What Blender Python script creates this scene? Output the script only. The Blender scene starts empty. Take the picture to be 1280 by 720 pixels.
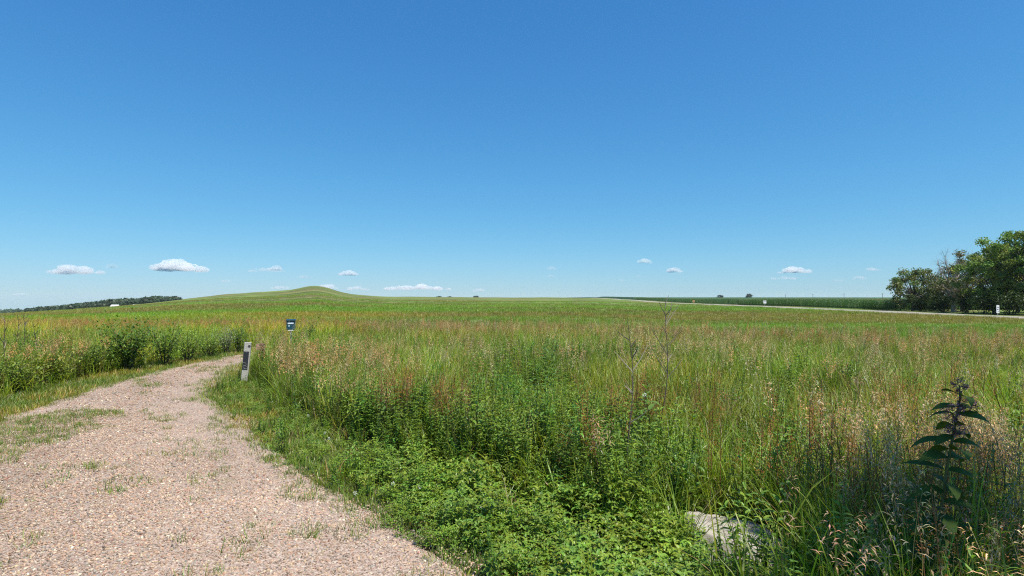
import bpy, math, random
import numpy as np

# ----------------------------------------------------------------- camera, world, sun, exposure
SC = bpy.context.scene
COL = SC.collection
F, EYE, HZ = 711.0, 1.65, 372.0          # focal length in photo pixels, eye height, eye-level row

cam_d = bpy.data.cameras.new('camera')
cam = bpy.data.objects.new('camera', cam_d)
COL.objects.link(cam)
cam_d.sensor_fit = 'HORIZONTAL'
cam_d.angle = 2 * math.atan(640 / F)
cam_d.clip_start, cam_d.clip_end = 0.05, 90000
cam.location = (0, 0, EYE)
cam.rotation_euler = (math.radians(90) + math.atan((HZ - 360) / F), 0, 0)
SC.camera = cam

SUN_EL, SHADOW_AZ = math.radians(63), math.radians(-52)   # shadows run to the left and a little forward
sdx, sdy = math.sin(SHADOW_AZ), math.cos(SHADOW_AZ)
world = bpy.data.worlds.new('World')
SC.world = world
world.use_nodes = True
nt = world.node_tree
nt.nodes.clear()
sky = nt.nodes.new('ShaderNodeTexSky')
sky.sky_type = 'NISHITA'
sky.sun_disc = False
sky.sun_elevation = SUN_EL
sky.sun_rotation = SHADOW_AZ + math.pi
sky.altitude = 300
sky.air_density = 1.0
sky.dust_density = 0.1
sky.ozone_density = 3.0
hsv = nt.nodes.new('ShaderNodeHueSaturation')
hsv.inputs['Saturation'].default_value = 1.1
bg = nt.nodes.new('ShaderNodeBackground')
bg.inputs['Strength'].default_value = 0.11
wout = nt.nodes.new('ShaderNodeOutputWorld')
nt.links.new(sky.outputs[0], hsv.inputs['Color'])
# soften the sky's brightening towards the horizon, channel by channel, as the camera recorded it
sepc, cmb = nt.nodes.new('ShaderNodeSeparateColor'), nt.nodes.new('ShaderNodeCombineColor')
nt.links.new(hsv.outputs[0], sepc.inputs[0])
for ch, (ka, kb) in enumerate(((0.40, 0.014), (1.02, 0.112), (1.66, 0.168))):
    m1 = nt.nodes.new('ShaderNodeMath'); m1.operation = 'MULTIPLY'; m1.inputs[1].default_value = ka
    m2 = nt.nodes.new('ShaderNodeMath'); m2.operation = 'MULTIPLY_ADD'; m2.inputs[1].default_value = kb; m2.inputs[2].default_value = 1.0
    m3 = nt.nodes.new('ShaderNodeMath'); m3.operation = 'DIVIDE'
    nt.links.new(sepc.outputs[ch], m1.inputs[0]); nt.links.new(sepc.outputs[ch], m2.inputs[0])
    nt.links.new(m1.outputs[0], m3.inputs[0]); nt.links.new(m2.outputs[0], m3.inputs[1]); nt.links.new(m3.outputs[0], cmb.inputs[ch])
nt.links.new(cmb.outputs[0], bg.inputs['Color'])
nt.links.new(bg.outputs[0], wout.inputs['Surface'])

sl = bpy.data.lights.new('sun', 'SUN')
sl.energy, sl.angle, sl.color = 5.0, math.radians(0.53), (1.0, 0.95, 0.86)
sun = bpy.data.objects.new('sun', sl)
COL.objects.link(sun)
from mathutils import Vector, Matrix, Euler
sun.rotation_euler = Vector((sdx * math.cos(SUN_EL), sdy * math.cos(SUN_EL), -math.sin(SUN_EL))).to_track_quat('-Z', 'Y').to_euler()
sun.location = (30, -24, 60)

SC.view_settings.view_transform = 'Standard'
SC.view_settings.look = 'None'
SC.view_settings.exposure = 0.55
SC.view_settings.gamma = 1.0
SC.render.engine = 'CYCLES'
SC.cycles.max_bounces = 24
SC.cycles.diffuse_bounces = 4
SC.cycles.volume_bounces = 24
SC.cycles.use_denoising = False
SC.cycles.filter_width = 1.15
SC.cycles.denoiser = 'OPENIMAGEDENOISE'
SC.cycles.denoising_input_passes = 'RGB_ALBEDO_NORMAL'

RNG = np.random.default_rng(7)
random.seed(7)

# ----------------------------------------------------------------- small helpers
def px_pos(px, depth):
    """ground point seen in photo column px at a given depth"""
    return (px - 640) / F * depth, depth

def vnoise(x, y, scale, seed=0):
    x = np.asarray(x, float) / scale + seed * 17.31
    y = np.asarray(y, float) / scale - seed * 9.73
    xi, yi = np.floor(x).astype(np.int64), np.floor(y).astype(np.int64)
    xf, yf = x - xi, y - yi
    u, v = xf * xf * (3 - 2 * xf), yf * yf * (3 - 2 * yf)
    def h(a, b):
        n = (a * 374761393 + b * 668265263 + seed * 982451653) & 0x7fffffff
        n = ((n ^ (n >> 13)) * 1274126177) & 0x7fffffff
        return ((n ^ (n >> 16)) & 0xffff) / 65535.0
    return (h(xi, yi) * (1 - u) + h(xi + 1, yi) * u) * (1 - v) + (h(xi, yi + 1) * (1 - u) + h(xi + 1, yi + 1) * u) * v

def fbm(x, y, scale, seed=0, octs=3):
    t, a, s = 0, 0.5, 0
    for o in range(octs):
        t = t + a * vnoise(x, y, scale / 2 ** o, seed + o * 5); s += a; a *= 0.5
    return t / s

def sstep(a, b, x):
    t = np.clip((np.asarray(x, float) - a) / (b - a), 0, 1)
    return t * t * (3 - 2 * t)

class MB:
    """collects geometry with a colour per face corner vertex"""
    def __init__(s):
        s.v, s.f, s.c = [], [], []
    def add(s, verts, faces, cols):
        o = len(s.v)
        s.v.extend([tuple(p) for p in verts])
        s.f.extend([tuple(i + o for i in f) for f in faces])
        if len(cols) == 3 and not hasattr(cols[0], '__len__'):
            cols = [cols] * len(verts)
        s.c.extend([tuple(c) for c in cols])
    def mesh(s, name, mat, smooth=False):
        m = bpy.data.meshes.new(name)
        m.from_pydata(s.v, [], s.f)
        a = m.color_attributes.new('Col', 'FLOAT_COLOR', 'POINT')
        arr = np.ones((len(s.v), 4), np.float32)
        if s.v: arr[:, :3] = np.array(s.c, np.float32)
        a.data.foreach_set('color', arr.ravel())
        if smooth:
            m.polygons.foreach_set('use_smooth', np.ones(len(m.polygons), bool))
        m.materials.append(mat)
        m.update()
        return m
    def obj(s, name, mat, parent=None, smooth=False, loc=(0, 0, 0), rot=(0, 0, 0)):
        o = bpy.data.objects.new(name, s.mesh(name, mat, smooth))
        COL.objects.link(o)
        o.location, o.rotation_euler = loc, rot
        if parent is not None: o.parent = parent
        return o
    # shapes
    def tube(s, pts, rad, col, n=5, cap=True):
        pts = [Vector(p) for p in pts]
        if not hasattr(rad, '__len__'): rad = [rad] * len(pts)
        vs, fs = [], []
        ref = Vector((0.31, 0.77, 0.12))
        for i, p in enumerate(pts):
            d = (pts[min(i + 1, len(pts) - 1)] - pts[max(i - 1, 0)]).normalized()
            a = d.cross(ref)
            if a.length < 1e-3: a = d.cross(Vector((1, 0, 0)))
            a.normalize(); b = d.cross(a)
            for k in range(n):
                t = 2 * math.pi * k / n
                vs.append(p + (a * math.cos(t) + b * math.sin(t)) * rad[i])
        for i in range(len(pts) - 1):
            for k in range(n):
                fs.append((i * n + k, i * n + (k + 1) % n, (i + 1) * n + (k + 1) % n, (i + 1) * n + k))
        if cap:
            fs.append(tuple(reversed(range(n)))); fs.append(tuple(range((len(pts) - 1) * n, len(pts) * n)))
        s.add(vs, fs, col)
    def blade(s, base, az, length, width, lean, curl, c0, c1, segs=4, twist=0.0):
        """grass blade: a tapering ribbon that leans over towards az"""
        d = np.array([math.cos(az), math.sin(az), 0.0])
        p = np.array(base, float); vs, cs = [], []
        for i in range(segs + 1):
            t = i / segs
            ta = az + math.pi / 2 + twist * t
            side = np.array([math.cos(ta), math.sin(ta), 0.15 * math.sin(3 * t)])
            w = width * (1 - t ** 1.7) * 0.5 * (0.65 + 0.7 * min(t * 3, 1) * 0.5)
            c = [c0[k] + (c1[k] - c0[k]) * t for k in range(3)]
            if i < segs:
                vs += [p - side * w, p + side * w]; cs += [c, c]
            else:
                vs += [p]; cs += [c]
            ang = lean + curl * t
            p = p + (d * math.sin(ang) + np.array([0, 0, math.cos(ang)])) * length / segs
        fs = [(2 * i, 2 * i + 1, 2 * i + 3, 2 * i + 2) for i in range(segs - 1)]
        fs.append((2 * segs - 2, 2 * segs - 1, 2 * segs))
        s.add(vs, fs, cs)
    def leaf(s, base, az, length, width, pitch, droop, col, fold=0.25, segs=3, tipcol=None):
        """broad leaf folded along its midrib, leaving base towards az at a pitch above the horizon"""
        d = Vector((math.cos(az), math.sin(az), 0)); sd = Vector((-math.sin(az), math.cos(az), 0))
        p = Vector(base); mid = [p.copy()]; angs = [pitch]
        for i in range(segs + 1):
            ang = pitch - droop * (i / segs)
            p = p + (d * math.cos(ang) + Vector((0, 0, math.sin(ang)))) * length / (segs + 1)
            mid.append(p.copy()); angs.append(ang)
        vs = [mid[0]]
        for i in range(1, segs + 1):
            t = i / (segs + 1)
            w = width * 0.5 * math.sin(math.pi * t ** 0.8)
            up = (Vector((0, 0, math.cos(angs[i]))) - d * math.sin(angs[i])) * (w * fold)
            vs += [mid[i] - sd * w + up, mid[i], mid[i] + sd * w + up]
        vs.append(mid[-1])
        e = len(vs) - 1
        fs = [(0, 2, 1), (0, 3, 2)]
        for i in range(segs - 1):
            a = 1 + 3 * i
            fs += [(a, a + 1, a + 4, a + 3), (a + 1, a + 2, a + 5, a + 4)]
        a = 1 + 3 * (segs - 1)
        fs += [(a, a + 1, e), (a + 1, a + 2, e)]
        n = len(vs)
        tc = tipcol or col
        s.add(vs, fs, [[col[k] + (tc[k] - col[k]) * (i / max(n - 1, 1)) for k in range(3)] for i in range(n)])
    def box(s, c, size, col, rot=None, bev=0.0):
        x, y, z = (q / 2 for q in size)
        b = min(bev, x * .9, y * .9, z * .9)
        R = Euler(rot).to_matrix() if rot else Matrix.Identity(3)
        if b <= 0:
            vs = [(sx * x, sy * y, sz * z) for sz in (-1, 1) for sy in (-1, 1) for sx in (-1, 1)]
            fs = [(0, 2, 3, 1), (4, 5, 7, 6), (0, 1, 5, 4), (2, 6, 7, 3), (0, 4, 6, 2), (1, 3, 7, 5)]
        else:
            ring = lambda xx, yy, zz: [(-xx + b, -yy, zz), (xx - b, -yy, zz), (xx, -yy + b, zz), (xx, yy - b, zz), (xx - b, yy, zz), (-xx + b, yy, zz), (-xx, yy - b, zz), (-xx, -yy + b, zz)]
            inn = lambda zz: [(-x + b, -y + b, zz), (x - b, -y + b, zz), (x - b, -y + b, zz), (x - b, y - b, zz), (x - b, y - b, zz), (-x + b, y - b, zz), (-x + b, y - b, zz), (-x + b, -y + b, zz)]
            vs = ring(x, y, -z + b) + ring(x, y, z - b)
            it = [(-x + b, -y + b, z), (x - b, -y + b, z), (x - b, y - b, z), (-x + b, y - b, z)]
            ib = [(p[0], p[1], -z) for p in it]
            vs = vs + it + ib
            fs = [(k, (k + 1) % 8, 8 + (k + 1) % 8, 8 + k) for k in range(8)]
            T, B = 16, 20
            fs += [(T, T + 1, T + 2, T + 3), (B + 3, B + 2, B + 1, B),
                   (8, 9, T + 1, T), (10, 11, T + 2, T + 1), (12, 13, T + 3, T + 2), (14, 15, T, T + 3),
                   (9, 10, T + 1), (11, 12, T + 2), (13, 14, T + 3), (15, 8, T),
                   (1, 0, B, B + 1), (3, 2, B + 1, B + 2), (5, 4, B + 2, B + 3), (7, 6, B + 3, B),
                   (2, 1, B + 1), (4, 3, B + 2), (6, 5, B + 3), (0, 7, B)]
        s.add([R @ Vector(v) + Vector(c) for v in vs], fs, col)

def tag(o, label=None, cat=None, group=None, kind=None):
    if label: o['label'] = label
    if cat: o['category'] = cat
    if group: o['group'] = group
    if kind: o['kind'] = kind
    return o

def empty(name, loc, rz=0, label=None, cat=None, group=None):
    o = bpy.data.objects.new(name, None)
    COL.objects.link(o)
    o.empty_display_size = 0.2
    o.location, o.rotation_euler = loc, (0, 0, rz)
    return tag(o, label, cat, group)

# ----------------------------------------------------------------- materials
class NT:
    def __init__(s, name):
        s.m = bpy.data.materials.new(name); s.m.use_nodes = True
        s.t = s.m.node_tree; s.t.nodes.clear()
        s.out = s.n('OutputMaterial')
    def n(s, t, **kw):
        x = s.t.nodes.new('ShaderNode' + t)
        for k, v in kw.items(): setattr(x, k, v)
        return x
    def l(s, a, b): s.t.links.new(a, b)
    def noise(s, vec, scale, detail=4, rough=0.55):
        x = s.n('TexNoise'); x.inputs['Scale'].default_value = scale
        x.inputs['Detail'].default_value = detail; x.inputs['Roughness'].default_value = rough
        if vec is not None: s.l(vec, x.inputs['Vector'])
        return x.outputs['Fac']
    def ramp(s, fac, stops, interp='LINEAR'):
        r = s.n('ValToRGB'); r.color_ramp.interpolation = interp
        e = r.color_ramp.elements
        while len(e) < len(stops): e.new(0.5)
        for q, (p, c) in zip(e, stops):
            q.position = p; q.color = (*c, 1) if hasattr(c, '__len__') else (c, c, c, 1)
        s.l(fac, r.inputs['Fac'])
        return r.outputs['Color']
    def mix(s, fac, a, b, mode='MIX'):
        x = s.n('Mix', data_type='RGBA', blend_type=mode)
        for sock, v in ((x.inputs[0], fac), (x.inputs[6], a), (x.inputs[7], b)):
            if hasattr(v, 'links'): s.l(v, sock)
            elif hasattr(v, '__len__'): sock.default_value = (*v, 1)
            else: sock.default_value = v
        return x.outputs[2]
    def bump(s, h, strength, dist):
        b = s.n('Bump'); b.inputs['Strength'].default_value = strength; b.inputs['Distance'].default_value = dist
        s.l(h, b.inputs['Height']); return b.outputs['Normal']
    def pbr(s, col, rough=0.8, spec=0.3, normal=None):
        p = s.n('BsdfPrincipled')
        if hasattr(col, 'links'): s.l(col, p.inputs['Base Color'])
        else: p.inputs['Base Color'].default_value = (*col, 1)
        p.inputs['Roughness'].default_value = rough
        p.inputs['Specular IOR Level'].default_value = spec
        if normal is not None: s.l(normal, p.inputs['Normal'])
        return p

def attr_mat(name, rough=0.6, spec=0.25, trans=0.0, inst=False, grain=None):
    """colour from the mesh's own 'Col', varied by the instance's tint"""
    g = NT(name)
    a = g.n('Attribute', attribute_name='Col')
    col = a.outputs['Color']
    if inst:
        t = g.n('Attribute', attribute_name='tint', attribute_type='INSTANCER')
        col = g.mix(1.0, col, t.outputs['Color'], 'MULTIPLY')
    if grain:
        tc = g.n('TexCoord')
        nz = g.noise(tc.outputs['Object'], grain, 5, 0.65)
        col = g.mix(1.0, col, g.ramp(nz, [(0.25, 0.55), (0.75, 1.35)]), 'MULTIPLY')
        p = g.pbr(col, rough, spec, g.bump(nz, 0.5, 0.01))
    else:
        p = g.pbr(col, rough, spec)
    if trans > 0:
        tr = g.n('BsdfTranslucent')
        tcol = g.mix(1.0, col, (1.15, 1.2, 0.55), 'MULTIPLY')
        g.l(tcol, tr.inputs['Color'])
        mx = g.n('MixShader'); mx.inputs[0].default_value = trans
        g.l(p.outputs[0], mx.inputs[1]); g.l(tr.outputs[0], mx.inputs[2]); g.l(mx.outputs[0], g.out.inputs[0])
    else:
        g.l(p.outputs[0], g.out.inputs[0])
    return g.m

M_FOL_I = attr_mat('foliage_instanced', 0.40, 0.40, 0.36, True)
M_DRY_I = attr_mat('seedhead_instanced', 0.75, 0.2, 0.25, True)
M_STONE_I = attr_mat('gravel_stone', 0.85, 0.25, 0, True)
M_FOL = attr_mat('foliage', 0.48, 0.3, 0.34)
M_STEM = attr_mat('stem', 0.8, 0.15)
M_PAINT = attr_mat('painted_metal', 0.4, 0.5)
M_WOOD = attr_mat('weathered_wood', 0.85, 0.2, grain=38)
M_BARK = attr_mat('bark', 0.9, 0.15, grain=4)

# ----------------------------------------------------------------- terrain height
SKY_PX = [-700, -300, 0, 90, 180, 230, 280, 335, 362, 376, 386, 400, 411, 424, 440, 480, 560, 640, 740]
SKY_Y = [405, 402, 393, 387, 379.5, 373.6, 367.8, 363.6, 361.9, 359.2, 356.6, 356.6, 359.4, 364.2, 367.4, 370.2, 371.3, 371.7, 371.8]
SKY_R = [120, 140, 170, 260, 400, 470, 520, 580, 588, 594, 600, 600, 605, 606, 610, 620, 700, 800, 900]
TC_PX = np.linspace(-900, 2200, 621)
TC_D = np.concatenate([[0, 12], np.geomspace(20, 7000, 70)])
def build_table():
    T = np.zeros((len(TC_PX), len(TC_D)))
    gd = [0, 14, 28, 50, 90, 160, 300, 600, 1200, 3000, 7000]
    gz = [0, 0, -.25, -1.0, -1.2, -1.2, -1.2, -1.0, -0.3, 1.0, 1.6]
    right = np.interp(TC_D, gd, gz)
    for i, px in enumerate(TC_PX):
        ys, R = np.interp(px, SKY_PX, SKY_Y), np.interp(px, SKY_PX, SKY_R)
        zR = EYE + (HZ - ys) / F * R
        s = np.clip((TC_D - 45) / (R - 45), 0, 1)
        z = np.interp(TC_D, [0, 14, 28, 45], [0, 0, -.2, -.6]) * (1 - s) + zR * s ** (1.5 if zR > 0 else 1.15)
        back = TC_D > R
        if px < 250:
            far = EYE + (HZ - ys - 3.0) / F * TC_D
        else:
            far = np.minimum(zR, np.maximum(zR - (TC_D - R) * 0.03, 0.2))
            w = sstep(250, 330, px)
            far = w * far + (1 - w) * (EYE + (HZ - ys - 3.0) / F * TC_D)
        z = np.where(back, far, z)
        w = sstep(700, 860, px)
        T[i] = (1 - w) * z + w * right
    k = np.exp(-0.5 * (np.arange(-6, 7) / 1.0) ** 2); k /= k.sum()
    P = np.pad(T, ((6, 6), (0, 0)), mode='edge')
    T = sum(k[j] * P[j:j + len(TC_PX)] for j in range(13))
    return T
TT = build_table()
def ground_z(x, y):
    x, y = np.atleast_1d(np.asarray(x, float)), np.atleast_1d(np.asarray(y, float))
    r = np.hypot(x, y)
    phi = np.clip(np.arctan2(x, y), -1.0, 1.0)
    d = r * np.cos(phi)
    px = 640 + F * np.tan(phi)
    fi = np.clip((px - TC_PX[0]) / (TC_PX[1] - TC_PX[0]), 0, len(TC_PX) - 1.001)
    i0 = fi.astype(int); fx = fi - i0
    dj = np.clip(np.searchsorted(TC_D, d) - 1, 0, len(TC_D) - 2)
    fy = np.clip((d - TC_D[dj]) / (TC_D[dj + 1] - TC_D[dj]), 0, 1)
    z = (TT[i0, dj] * (1 - fy) + TT[i0, dj + 1] * fy) * (1 - fx) + (TT[i0 + 1, dj] * (1 - fy) + TT[i0 + 1, dj + 1] * fy) * fx
    z = z + (fbm(x, y, 6.0, 3) - 0.5) * 0.10 * sstep(12, 30, r) + (fbm(x, y, 60.0, 4) - 0.5) * 0.9 * sstep(60, 250, r)
    return z
def gz1(x, y): return float(ground_z(x, y)[0])

# edges of the gravel path and of the tall growth on its two sides (x as a function of y)
R_Y = [-6, 0, 2.0, 3.37, 4.38, 5.38, 6.5, 7.4, 8.9, 9.9, 12.3, 14.1, 16, 18, 20, 21.5]
R_X = [0.9, 0.4, -0.08, -0.42, -1.22, -2.08, -3.1, -3.7, -4.9, -5.5, -6.25, -6.75, -7.2, -7.0, -6.0, -4.6]
L_Y = [-6, 2, 5, 7.4, 9.2, 11, 12.9, 15.4, 17.2, 19.2, 21.2, 23]
L_X = [-6.0, -6.2, -6.45, -6.7, -7.15, -7.55, -7.85, -8.0, -8.05, -7.7, -6.9, -5.6]
TR_Y = [0, 1.2, 2.2, 3.0, 3.6, 4.3, 5.0, 5.9, 7.0, 8.2, 9.9, 11.6, 13.5, 16, 17.6, 19.3, 21, 22]
TR_X = [2.2, 1.6, 1.2, 1.0, 0.85, 0.4, -0.4, -1.2, -2.3, -3.2, -4.3, -5.45, -6.2, -7.0, -6.9, -6.0, -4.7, -3.5]
TL_Y = [0, 5, 8.8, 12, 16.5, 19, 22, 24]
TL_X = [-7.6, -7.8, -8.2, -8.6, -9.0, -8.6, -7.2, -5.2]
def path_r(y): return np.interp(y, R_Y, R_X)
def path_l(y): return np.interp(y, L_Y, L_X)
def leafy(x, y):             # the weedy, leafy stretch of the meadow front between path and boulder
    q = np.exp(-((x / np.maximum(y, 1) + .05) / .24) ** 4) * sstep(3.2, 4.2, y) * (1 - sstep(6.2, 8.5, y))
    return q * (.55 + .6 * sstep(.35, .6, fbm(x, y, 1.1, 57)))
def right_depth(x, y):      # how far inside the tall growth right of the path
    return x - np.interp(y, TR_Y, TR_X) + (fbm(x, y, 0.8, 21) - .5) * 0.5
def left_depth(x, y):
    return np.interp(y, TL_Y, TL_X) - x + (fbm(x, y, 0.8, 22) - .5) * 0.5
def is_tall(x, y):
    return np.where(y > 22.5, True, (right_depth(x, y) > 0) | (left_depth(x, y) > 0))
def meadow_far(x, y):       # depth at which the tall meadow gives way to short grass
    px = 640 + F * x / np.maximum(y, 1)
    return np.interp(px, [-200, 0, 300, 640, 900, 1280, 1500], [30, 30, 27, 24, 20.5, 16, 15]) + (fbm(x, y, 7, 31) - .5) * 5

# ----------------------------------------------------------------- ground sheet
def build_ground():
    fine = np.linspace(-0.95, 0.95, 420)
    coarse = np.linspace(0.95, 2 * math.pi - 0.95, 90)[1:-1]
    az = np.concatenate([fine, coarse]); na = len(az)
    rr = np.concatenate([[0.6, 1.2], np.geomspace(2, 7000, 230)])
    A, R = np.meshgrid(az, rr)
    X, Y = (R * np.sin(A)).ravel(), (R * np.cos(A)).ravel()
    Z = ground_z(X, Y)
    v = np.column_stack([X, Y, Z]); v = np.vstack([v, [[0, 0, 0]]])
    nr = len(rr); faces = []
    for i in range(nr - 1):
        a = i * na
        for j in range(na):
            k = (j + 1) % na
            faces.append((a + j, a + na + j, a + na + k, a + k))
    c = len(v) - 1
    faces += [(c, j, (j + 1) % na) for j in range(na)]
    m = bpy.data.meshes.new('ground'); m.from_pydata(v.tolist(), [], faces)
    m.polygons.foreach_set('use_smooth', np.ones(len(m.polygons), bool))
    g = NT('prairie_ground')
    geo = g.n('NewGeometry'); pos = geo.outputs['Position']
    mp = g.n('Mapping'); mp.inputs['Rotation'].default_value = (0, 0, .18); mp.inputs['Scale'].default_value = (.55, 1.5, 1); g.l(pos, mp.inputs['Vector'])
    big = g.noise(mp.outputs[0], 0.016, 6, 0.62); mid = g.noise(mp.outputs[0], 0.07, 5, 0.6); fin = g.noise(pos, 0.9, 6, 0.7); tuft = g.noise(pos, 5, 3, 0.7)
    c1 = g.ramp(big, [(0.40, (0.20, 0.145, 0.075)), (0.455, (0.15, 0.15, 0.05)), (0.50, (0.11, 0.16, 0.035)), (0.545, (0.115, 0.21, 0.035)), (0.60, (0.23, 0.27, 0.09))])
    c2 = g.ramp(mid, [(0.40, (0.20, 0.14, 0.07)), (0.48, (0.14, 0.155, 0.045)), (0.54, (0.11, 0.19, 0.035)), (0.62, (0.19, 0.24, 0.07))])
    col = g.mix(0.5, c1, c2)
    col = g.mix(1.0, col, g.ramp(g.noise(mp.outputs[0], 0.03, 5, .65), [(0.38, 0.55), (0.60, 1.22)]), 'MULTIPLY')
    col = g.mix(1.0, col, g.ramp(fin, [(0.25, 0.55), (0.75, 1.35)]), 'MULTIPLY')
    vd = g.n('VectorMath', operation='LENGTH'); g.l(pos, vd.inputs[0])
    near = g.n('MapRange'); near.inputs[1].default_value = 14; near.inputs[2].default_value = 34
    g.l(vd.outputs['Value'], near.inputs[0])
    soil = g.ramp(tuft, [(0.3, (0.05, 0.045, 0.022)), (0.6, (0.07, 0.08, 0.03)), (0.8, (0.12, 0.10, 0.06))])
    col = g.mix(near.outputs[0], soil, col)
    nrm = g.bump(fin, 0.6, 0.25)
    g.l(g.pbr(col, 0.95, 0.1, nrm).outputs[0], g.out.inputs[0])
    m.materials.append(g.m)
    o = bpy.data.objects.new('ground', m); COL.objects.link(o)
    tag(o, 'rolling green prairie ground reaching to the horizon', 'ground', kind='structure')
build_ground()

# ----------------------------------------------------------------- gravel path
def build_path():
    ys = np.concatenate([np.linspace(-6, 2, 20), np.linspace(2.1, 21.2, 150)])
    nx = 40; v = []; f = []
    for i, y in enumerate(ys):
        jl = float(fbm(3, y, 0.5, 41) - .5) * 0.45; jr = float(fbm(9, y, 0.5, 42) - .5) * 0.40
        a, b = float(path_l(y)) + jl - .15, float(path_r(y)) + jr + .25
        for j in range(nx + 1):
            t = j / nx; x = a + (b - a) * t
            hump = 0.012 + 0.03 * math.sin(math.pi * t) + float(fbm(x, y, 1.3, 44) - .5) * 0.03
            v.append((x, y, gz1(x, y) + (hump if 0 < j < nx else -0.02)))
    for i in range(len(ys) - 1):
        for j in range(nx):
            a = i * (nx + 1) + j; f.append((a, a + 1, a + nx + 2, a + nx + 1))
    m = bpy.data.meshes.new('path'); m.from_pydata(v, [], f)
    m.polygons.foreach_set('use_smooth', np.ones(len(m.polygons), bool))
    g = NT('gravel_bed')
    pos = g.n('NewGeometry').outputs['Position']
    vo = g.n('TexVoronoi'); vo.inputs['Scale'].default_value = 42; g.l(pos, vo.inputs['Vector'])
    vo2 = g.n('TexVoronoi'); vo2.inputs['Scale'].default_value = 95; g.l(pos, vo2.inputs['Vector'])
    sep = g.n('SeparateColor'); g.l(vo.outputs['Color'], sep.inputs[0])
    sep2 = g.n('SeparateColor'); g.l(vo2.outputs['Color'], sep2.inputs[0])
    st = [(0.0, (0.12, 0.09, 0.07)), (0.15, (0.28, 0.20, 0.155)), (0.45, (0.37, 0.27, 0.21)), (0.75, (0.45, 0.36, 0.29)), (0.92, (0.27, 0.24, 0.21))]
    col = g.ramp(sep2.outputs[0], st, 'CONSTANT')
    wear = g.noise(pos, 0.8, 5, 0.6)
    col = g.mix(1.0, col, g.ramp(wear, [(0.3, 0.78), (0.7, 1.12)]), 'MULTIPLY')
    col = g.mix(g.ramp(g.noise(pos, 1.7, 5, .65), [(0.60, 0.0), (0.75, 0.55)]), col, (0.14, 0.135, 0.06))
    nrm = g.bump(vo2.outputs['Distance'], 0.5, 0.006)
    g.l(g.pbr(col, 0.9, 0.2, nrm).outputs[0], g.out.inputs[0])
    m.materials.append(g.m)
    o = bpy.data.objects.new('path', m); COL.objects.link(o)
    tag(o, 'pinkish gravel path bending away between grass verges', 'path', kind='structure')
build_path()

def path_z(x, y):
    a, b = path_l(y), path_r(y)
    t = np.clip((x - a) / (b - a), 0, 1)
    return ground_z(x, y) + 0.012 + 0.03 * np.sin(math.pi * t) + (fbm(x, y, 1.3, 44) - .5) * 0.03

# ----------------------------------------------------------------- instanced "stuff"
def proto_col(name, meshes):
    c = bpy.data.collections.new(name)
    for i, m in enumerate(meshes):
        c.objects.link(bpy.data.objects.new('%s_%02d' % (name, i), m))
    return c

def scatter(name, protos, x, y, z, rot, scl, pid, tint, label, cat):
    n = len(x)
    m = bpy.data.meshes.new(name)
    m.vertices.add(n)
    m.vertices.foreach_set('co', np.column_stack([x, y, z]).astype(np.float32).ravel())
    def put(nm, typ, arr, key):
        a = m.attributes.new(nm, typ, 'POINT'); a.data.foreach_set(key, np.ascontiguousarray(arr).ravel())
    put('rot', 'FLOAT_VECTOR', rot.astype(np.float32), 'vector')
    scl = np.asarray(scl, np.float32)
    if scl.ndim == 1: scl = np.column_stack([scl] * 3)
    put('scl', 'FLOAT_VECTOR', scl, 'vector')
    put('pid', 'INT', pid.astype(np.int32), 'value')
    put('tint', 'FLOAT_COLOR', np.column_stack([tint, np.ones(n)]).astype(np.float32), 'color')
    o = bpy.data.objects.new(name, m); COL.objects.link(o)
    g = bpy.data.node_groups.new(name, 'GeometryNodeTree')
    g.interface.new_socket('Geometry', in_out='INPUT', socket_type='NodeSocketGeometry')
    g.interface.new_socket('Geometry', in_out='OUTPUT', socket_type='NodeSocketGeometry')
    N = g.nodes
    gi, go = N.new('NodeGroupInput'), N.new('NodeGroupOutput')
    iop = N.new('GeometryNodeInstanceOnPoints'); ci = N.new('GeometryNodeCollectionInfo')
    ci.inputs['Collection'].default_value = proto_col(name + '_proto', protos)
    ci.inputs['Separate Children'].default_value = True
    ci.inputs['Reset Children'].default_value = True
    iop.inputs['Pick Instance'].default_value = True
    def na(nm, typ):
        q = N.new('GeometryNodeInputNamedAttribute'); q.data_type = typ; q.inputs['Name'].default_value = nm
        return q.outputs['Attribute']
    L = g.links.new
    L(gi.outputs[0], iop.inputs['Points']); L(ci.outputs[0], iop.inputs['Instance'])
    L(na('pid', 'INT'), iop.inputs['Instance Index'])
    L(na('rot', 'FLOAT_VECTOR'), iop.inputs['Rotation'])
    L(na('scl', 'FLOAT_VECTOR'), iop.inputs['Scale'])
    L(iop.outputs[0], go.inputs[0])
    md = o.modifiers.new('scatter', 'NODES'); md.node_group = g
    tag(o, label, cat, kind='stuff')
    return o

def pts(n, y0, y1, margin=1.5, k=0.95):
    """random points in the wedge of land in view (with room to either side), even per square metre"""
    d = np.sqrt(RNG.uniform(y0 ** 2, y1 ** 2, n)) if y0 >= 0 else RNG.uniform(y0, y1, n)
    x = RNG.uniform(-1, 1, n) * (k * np.maximum(d, 0.5) + margin)
    return x, d
def wedge_area(y0, y1, k=0.95): return k * (y1 ** 2 - y0 ** 2)

U = lambda a, b: random.uniform(a, b)
GREEN = (0.22, 0.305, 0.029)
def jit(c, a=0.15):
    f = 1 + U(-a, a)
    return (c[0] * f * (1 + U(-a, a)), c[1] * f, c[2] * f * (1 + U(-a, a)))

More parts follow.
